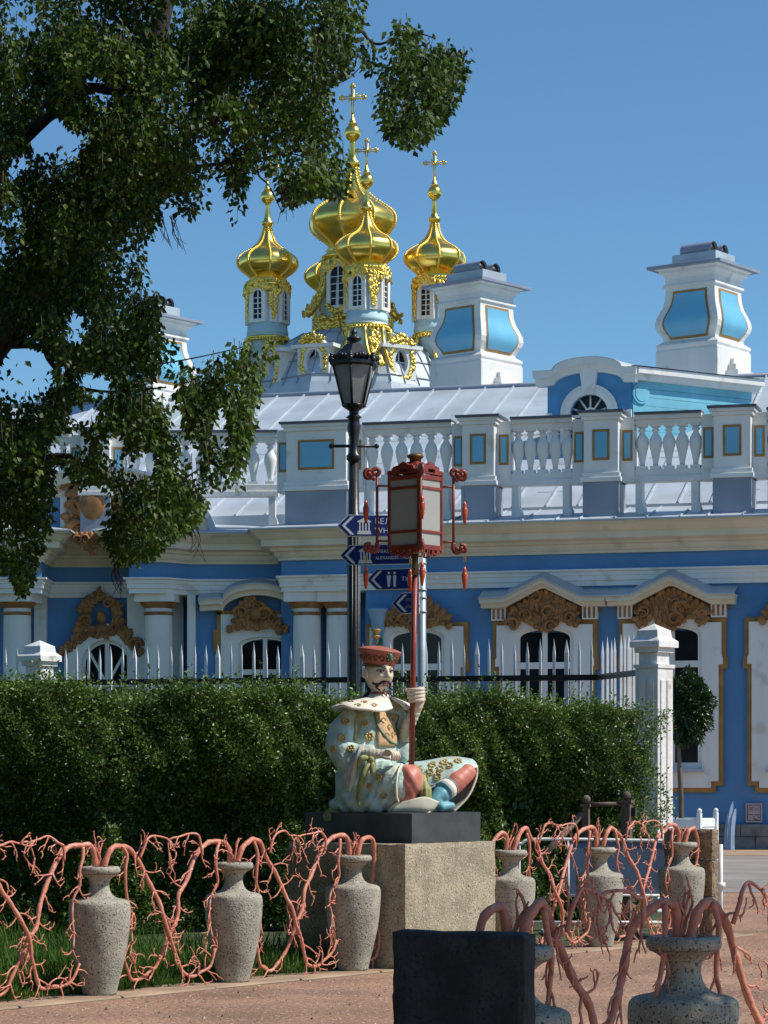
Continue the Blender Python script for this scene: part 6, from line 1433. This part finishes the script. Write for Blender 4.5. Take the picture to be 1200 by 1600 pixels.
# ------------------------------------------------------------------ signpost and direction signs
DSg = 27.0; ks = DSg / FP; zs_ = lambda py: EYE + (HZ - py) * ks
sx_ = X(659, DSg)
spost = thing('sign_post', 'pale steel signpost behind the pole of the lantern', 'signpost', (sx_, DSg, 0))
MB().tube([(sx_, DSg, 0), (sx_, DSg, zs_(804))], .046, 16).build('post', M['steel'], spost)
MB().ball((sx_, DSg, zs_(804)), .048, 12, 8, (1, 1, .4)).build('cap', M['steel'], spost)
for y in (812, 836, 856, 880, 893, 922, 934, 956): MB().tube([(sx_, DSg, zs_(y) - .012), (sx_, DSg, zs_(y) + .012)], .052, 16).build('clamp', M['steel'], spost)
def text_mesh(txt, size, mat_, parent, fr, u, v, z, name='lettering'):
    cu = bpy.data.curves.new('t', 'FONT'); cu.body = txt; cu.size = size; cu.extrude = 0.0015
    o = bpy.data.objects.new('t', cu); C.objects.link(o); dg = bpy.context.evaluated_depsgraph_get(); me = bpy.data.meshes.new_from_object(o.evaluated_get(dg)); bpy.data.objects.remove(o)
    off = wpos(parent)
    for vv in me.vertices:
        x, y, z_ = vv.co; vv.co = fr.pt(u + x, v + z_, z + y) - off
    me.materials.clear(); me.materials.append(mat_); me.name = name
    o = bpy.data.objects.new(name, me); C.objects.link(o); o.parent = parent; WP[o.name] = off.copy(); return o
def sign(px0, px1, y0, y1, ang, lines, icon, label, sz):
    f_ = Fr(sx_, DSg - .06, ang); L = (px1 - px0) * ks / math.cos(R(ang)); zt, zb_ = zs_(y0), zs_(y1); zm = (zt + zb_) / 2; h = (zt - zb_) / 2
    t = thing('direction_sign', label, 'sign', f_.pt(-L / 2, 0, zb_), 'arrow signs on the signpost')
    u1 = (px1 - 659) * ks; u0 = u1 - L
    pol = lambda e: [(u0 + e * 1.3, zm), (u0 + h + e * .4, zb_ + e), (u1 - e, zb_ + e), (u1 - e, zt - e), (u0 + h + e * .4, zt - e)]
    MB().prism(f_, pol(0), -.012, .008).build('edge_panel', M['signwhite'], t)
    MB().prism(f_, pol(.008), .004, .012).build('panel', M['signblue'], t)
    MB().prism(f_, [(u0 + .05, zm), (u0 + .03 + h, zt - .02), (u0 + .065 + h, zt - .02), (u0 + .085, zm), (u0 + .065 + h, zb_ + .02), (u0 + .03 + h, zb_ + .02)], .010, .0145).build('chevron', M['signwhite'], t)
    ux = u0 + h + .11; w_ = .12
    mb = MB()
    if icon == 'temple':
        mb.prism(f_, [(ux - .01, zm + .035), (ux + w_ + .01, zm + .035), (ux + w_ + .01, zm + .048), (ux + w_ / 2, zm + .085), (ux - .01, zm + .048)], .010, .0145)
        for k in range(4): mb.box(f_, ux + .006 + k * .032, ux + .022 + k * .032, .010, .0145, zm - .055, zm + .035)
        mb.box(f_, ux - .008, ux + w_ + .008, .010, .0145, zm - .075, zm - .055); mb.box(f_, ux - .014, ux + w_ + .014, .010, .0142, zm - .09, zm - .075)
    elif icon == 'people':
        for k in range(2):
            c_ = ux + .03 + k * .065; mb.prism(f_, arc(c_, zm + .065, .014, .014, 0, 2 * math.pi, 12)[:-1], .010, .0145)
            mb.prism(f_, [(c_ - .012, zm - .08), (c_ + .012, zm - .08), (c_ + (.024 if k == 0 else .018), zm + .04), (c_ - (.024 if k == 0 else .018), zm + .04)], .010, .0145)
    if icon: mb.build('pictogram', M['signwhite'], t); ux += w_ + .05
    else:                                                      # two rows of dim grey lettering too faint to read
        for row, cnt in ((.022, 5), (-.052, 8)):
            for k in range(cnt):
                a = ux - .06 + k * .021; mb.box(f_, a, a + .005, .011, .0142, zm + row, zm + row + .03); mb.box(f_, a + .005, a + .014, .011, .0142, zm + row + (.024 if k % 2 else .0), zm + row + (.03 if k % 2 else .006))
        tag(mb.build('faint_lettering', M['plate'], t), kind='stuff')
    n = len(lines)
    for k, s_ in enumerate(lines):
        text_mesh(s_, sz, M['signwhite'], t, f_, ux, .013, zm + (.018 if n > 1 and k == 0 else (-.018 - sz * .72 if n > 1 else -sz * .35)))
sign(527, 653, 806, 840, -4, ['БЕЛАЯ БАШНЯ', 'WHITE TOWER'], 'temple', 'bright blue arrow sign with temple symbol, topmost on the signpost', .084)
sign(531, 654, 850, 882, 14, ['АЛЕКСАНДРОВСКИЙ ДВОРЕЦ', 'ALEXANDER PALACE'], 'temple', 'navy arrow sign with temple symbol, second from top on the signpost', .046)
sign(573, 655, 888, 921, 20, ['ТУАЛЕТ | TOILET'], 'people', 'dark navy arrow sign with toilet figures, third on the signpost', .062)
sign(612, 655, 926, 959, 20, [], None, 'short navy arrow sign, lowest on the signpost', .034)

# ------------------------------------------------------------------ bay tree in its planter
db = 47.0; bx = X(1078, db); fpn = Fr(bx, db, 32)
pl_ = thing('planter_box', 'white wooden planter box with ball topped corner posts', 'planter', (bx, db, .016))
hh_ = .36; zt = .80
for k in range(4):
    f_ = Fr(bx, db, 32 + 90 * k)
    MB().box(f_, -hh_ + .04, hh_ - .04, hh_ - .04, hh_ - .01, .12, zt).build('side_board', M['fencewhite'], pl_, bevel=.006)
    MB().box(f_, -hh_ + .04, hh_ - .04, hh_ - .03, hh_ + .004, zt - .16, zt - .02).build('side_rail', M['fencewhite'], pl_, bevel=.005)
    MB().box(f_, -hh_ - .035, -hh_ + .045, hh_ - .045, hh_ + .035, .0, zt + .1).build('corner_post', M['fencewhite'], pl_, bevel=.006)
    q = f_.pt(-hh_ + .005, hh_ - .005, zt + .135); MB().ball(q, .048, 12, 8).build('ball_knob', M['fencewhite'], pl_)
MB().box(fpn, -hh_ + .04, hh_ - .04, -hh_ + .04, hh_ - .04, .12, zt - .06).build('soil', M['soil'], pl_)
bay = thing('bay_tree', 'small round headed bay tree growing in the white planter', 'tree', (bx, db, zt - .06))
MB().tube(smoothpath([(bx - .16, db, zt - .1), (bx - .17, db, 1.3), (bx - .20, db, 1.9), (bx - .22, db, 2.4)], 4), [.055 - .002 * i for i in range(13)], 10).build('trunk', M['wood'], bay)
n = 6500; v = rng.normal(0, 1, (n, 3)); v /= np.linalg.norm(v, axis=1)[:, None]; rad = (.55 + .45 * rng.uniform(0, 1, n)) * (1 + .12 * np.sin(v[:, 0] * 7 + v[:, 2] * 9))
cb = np.array(P(1078, 1106, db)); pos = cb + v * rad[:, None] * np.array([.42, .42, .68])
leafcloud('crown', pos, v + rng.normal(0, .6, (n, 3)), v + rng.normal(0, .5, (n, 3)) + np.array([0, 0, .5]), rng.uniform(.07, .11, n), rng.uniform(.03, .045, n), np.clip(rng.normal(.4, .25, n), 0, 1), M['bay'], bay)

# ------------------------------------------------------------------ boards and plate at the palace wall
for k, (px0, px1, lbl) in enumerate(((1136, 1146, 'pale blue curved board leaning on the palace wall, leftmost of three'), (1141, 1149, 'pale blue curved board leaning on the palace wall, middle and tallest of three'), (1146, 1153, 'pale blue curved board leaning on the palace wall, rightmost of three'))):
    d_ = 53.6 - k * .06; z1 = (.90, 1.02, .86)[k]; mb = MB(); vs = []; n = 10
    for i in range(n + 1):
        t = i / n; px = lerp(px0, px1, t ** 2.2); w_ = .040 * (1 if t < .8 else 1 - (t - .8) * 3.2); c_ = Vector((X(px, d_), d_ + .25 * t + .1, .02 + z1 * t))
        vs += [c_ + Vector((-w_, 0, 0)), c_ + Vector((w_, 0, 0)), c_ + Vector((w_, .03, 0)), c_ + Vector((-w_, .03, 0))]
    fs = [(4 * i + a, 4 * i + (a + 1) % 4, 4 * i + 4 + (a + 1) % 4, 4 * i + 4 + a) for i in range(n) for a in range(4)] + [(3, 2, 1, 0), tuple(range(4 * n, 4 * n + 4))]
    mb.add(vs, fs); tag(mb.build('curved_board', M['board'], None), lbl, 'board', 'boards leaning on the palace wall')
u0, z0 = FR.uz(1165, 1285, .06); u1, z1 = FR.uz(1191, 1255, .06)
pt_ = thing('hydrant_plate', 'square pinkish plate with dark red lettering on the blue wall', 'sign', FR.pt((u0 + u1) / 2, .05, z0))
MB().box(FR, u0, u1, .02, .06, z0, z1).build('plate', M['plate'], pt_)
mb = MB(); e = .035
for a, b_, c_, d_ in ((u0 + e, u1 - e, z1 - e - .012, z1 - e), (u0 + e, u1 - e, z0 + e, z0 + e + .012)): mb.box(FR, a, b_, .058, .064, c_, d_)
for a, b_ in ((u0 + e, u0 + e + .012), (u1 - e - .012, u1 - e)): mb.box(FR, a, b_, .058, .0645, z0 + e + .012, z1 - e - .012)
mb.build('border', M['maroon'], pt_)
text_mesh('ПГ-11', .086, M['maroon'], pt_, FR, u0 + .062, .061, z1 - .155)
mb = MB()
for a, b_, c_, d_ in ((.06, .16, .155, .17), (.19, .29, .155, .17), (.17, .185, .06, .14), (.17, .24, .06, .075), (.25, .30, .10, .115), (.20, .29, .045, .058)): mb.box(FR, u0 + a, u0 + b_, .058, .063, z0 + c_, z0 + d_)
mb.build('small_marks', M['maroon'], pt_)

# ------------------------------------------------------------------ barrier and old wooden handrail behind the railing
db_ = 25.6; q = lambda px, py, d=db_: P(px, py, d)
br = thing('crowd_barrier', 'white tube framed barrier with a slate blue panel behind the railing', 'barrier', (X(930, db_), db_, 0))
mb = MB(); zb_ = .06
x0, x1 = X(811, db_), X(1062, db_); zt = q(0, 1312).z
mb.tube(smoothpath([(x0, db_, .05), (x0, db_, zt - .12), (x0 + .03, db_, zt - .04), (x0 + .12, db_, zt), (x0 + .5, db_, zt + .003), (x1 - .3, db_, zt - .01), (x1 - .05, db_, zt - .02), (x1, db_, zt - .1), (x1, db_, .05)], 4), .017, 8)
mb.tube([(x0, db_, .12), (x1, db_, .12)], .016, 8); mb.tube([(X(888, db_), db_, .05), (X(888, db_), db_, zt)], .014, 8)
mb.build('frame', M['fencewhite'], br)
MB().box(Fr(0, db_, 0), X(890, db_), X(1058, db_), -.012, .006, q(0, 1398).z, zt - .03).build('panel', M['barrier'], br)
mb = MB(); mb.tube([(X(890, db_), db_ - .02, q(0, 1399).z), (X(1058, db_), db_ - .02, q(0, 1399).z)], .013, 8); mb.build('panel_rail', M['fencewhite'], br)
for px in (850, 1000): MB().tube([(X(px, db_), db_ - .35, .02), (X(px, db_), db_ + .3, .02)], .018, 8).build('foot', M['fencewhite'], br)
dw = 26.1; qw = lambda px, py: P(px, py, dw)
hr_ = thing('wooden_handrail', 'old weathered wooden handrail with ball topped posts and sloping bars', 'handrail', (X(930, dw), dw, 0))
for px, yt in ((916, 1256), (979, 1250)):
    f_ = Fr(X(px, dw), dw, 20); ztp = qw(px, yt).z; w_ = .035 if px < 950 else .05
    o = MB().box(f_, -w_, w_, -w_, w_, 0, ztp).build('post', M['wood'], hr_, bevel=.008)
    MB().box(f_, -w_ - .015, w_ + .015, -w_ - .015, w_ + .015, ztp - .03, ztp).build('post_collar', M['wood'], o); MB().ball((X(px, dw), dw, ztp + .045), .045, 14, 10).build('post_ball', M['wood'], o)
def bar(a, b_, r): MB().tube([qw(*a), qw(*b_)], r, 8).build('bar', M['wood'], hr_)
bar((920, 1257), (976, 1256), .022); bar((910, 1271), (800, 1390), .035); bar((905, 1362), (812, 1452), .035)
MB().box(Fr(X(985, dw), dw, 20), -.02, .06, -.03, .03, qw(0, 1275).z, qw(0, 1262).z).build('iron_bracket', M['iron'], hr_)
# ------------------------------------------------------------------ loose stones on the gravel
pb = MB(); rp = random.Random(12); k = 0
while k < 2600:
    d = rp.uniform(15.5, 27); px = rp.uniform(-30, 1240); x = X(px, d)
    rel = Vector((x, d, 0)) - FO; o = rel.dot(Vector((FD.y, -FD.x, 0)))
    if o < .34 and not (x > 3.3 and d > 25.8): continue
    r = rp.uniform(.003, .009) * (1.9 if rp.random() < .05 else 1); c_ = Vector((x, d, .006)); a = rp.uniform(0, 6)
    pb.add([c_ + Vector((math.cos(a) * r, math.sin(a) * r, 0)), c_ + Vector((math.cos(a + 2.1) * r, math.sin(a + 2.1) * r, 0)), c_ + Vector((math.cos(a + 4.2) * r * 1.2, math.sin(a + 4.2) * r * 1.2, 0)), c_ + Vector((0, 0, r * rp.uniform(.8, 1.3)))], [(0, 1, 3), (1, 2, 3), (2, 0, 3)]); k += 1
M['pebble'] = mat('loose_pebble', (0.50, 0.40, 0.33), 0.9, var=0.4, scale=3, speck=[((0.2, 0.13, 0.1), 1.5, 0.5)])
tag(pb.build('pebbles', M['pebble'], None), 'small loose pebbles scattered on the reddish gravel', 'pebbles', kind='stuff')
# ------------------------------------------------------------------ unseen trees added round the viewpoint so their crowns close off the low sky
def added_tree(x, y, h, r, seed, label):
    g = np.random.default_rng(seed); rt_ = random.Random(seed)
    t = thing('added_tree', label, 'tree', (x, y, 0), 'unseen trees added round the viewpoint to block low sky')
    mb = MB(); mb.tube(smoothpath([(x, y, -.1), (x + .1, y, h * .3), (x - .1, y + .1, h * .6), (x, y, h * .92)], 4), [lerp(.28, .05, i / 12) for i in range(13)], 10)
    for k in range(12):
        a = k * 2.4; z = h * (.22 + .05 * k); q = r * (.75 - .03 * k)
        mb.tube(smoothpath([(x, y, z), (x + q * .5 * math.cos(a), y + q * .5 * math.sin(a), z + .9), (x + q * math.cos(a), y + q * math.sin(a), z + 1.1)], 3), [.09, .08, .07, .06, .05, .035, .02], 6)
    mb.build('trunk', M['bark'], t)
    n = 9000; v = g.normal(0, 1, (n, 3)); v /= np.linalg.norm(v, axis=1)[:, None]; rad = (g.uniform(.15, 1, n) ** .4) * (1 + .16 * np.sin(v[:, 0] * 5 + v[:, 2] * 7 + seed))
    pos = v * rad[:, None] * np.array([r, r, h * .44]) + np.array([x, y, h * .56])
    leafcloud('crown', pos, g.normal(0, 1, (n, 3)) + np.array([0, 0, -.5]), g.normal(0, 1, (n, 3)) + np.array([0, 0, .6]), g.uniform(.22, .40, n), g.uniform(.18, .30, n), np.clip(g.normal(.3, .15, n), 0, 1), M['birch'], t)
for i, (x, y, h, r, lb) in enumerate(((-9.5, 9.0, 10.5, 3.4, 'tall added tree, unseen outside the left edge, nearest the viewpoint'), (-12.0, 15.5, 12.0, 3.8, 'tall added tree, unseen outside the left edge, beyond the first'), (-7.5, 1.0, 9.5, 3.2, 'added tree, unseen beside and to the left of the viewpoint'), (-5.5, -8.0, 11.0, 3.8, 'added tree, unseen behind the viewpoint on the left'), (2.0, -9.5, 11.5, 3.9, 'added tree, unseen straight behind the viewpoint'), (-11.5, 22.5, 11.0, 3.4, 'tall added tree, unseen far outside the left edge behind the birch'))):
    added_tree(x, y, h, r, 500 + i, lb)
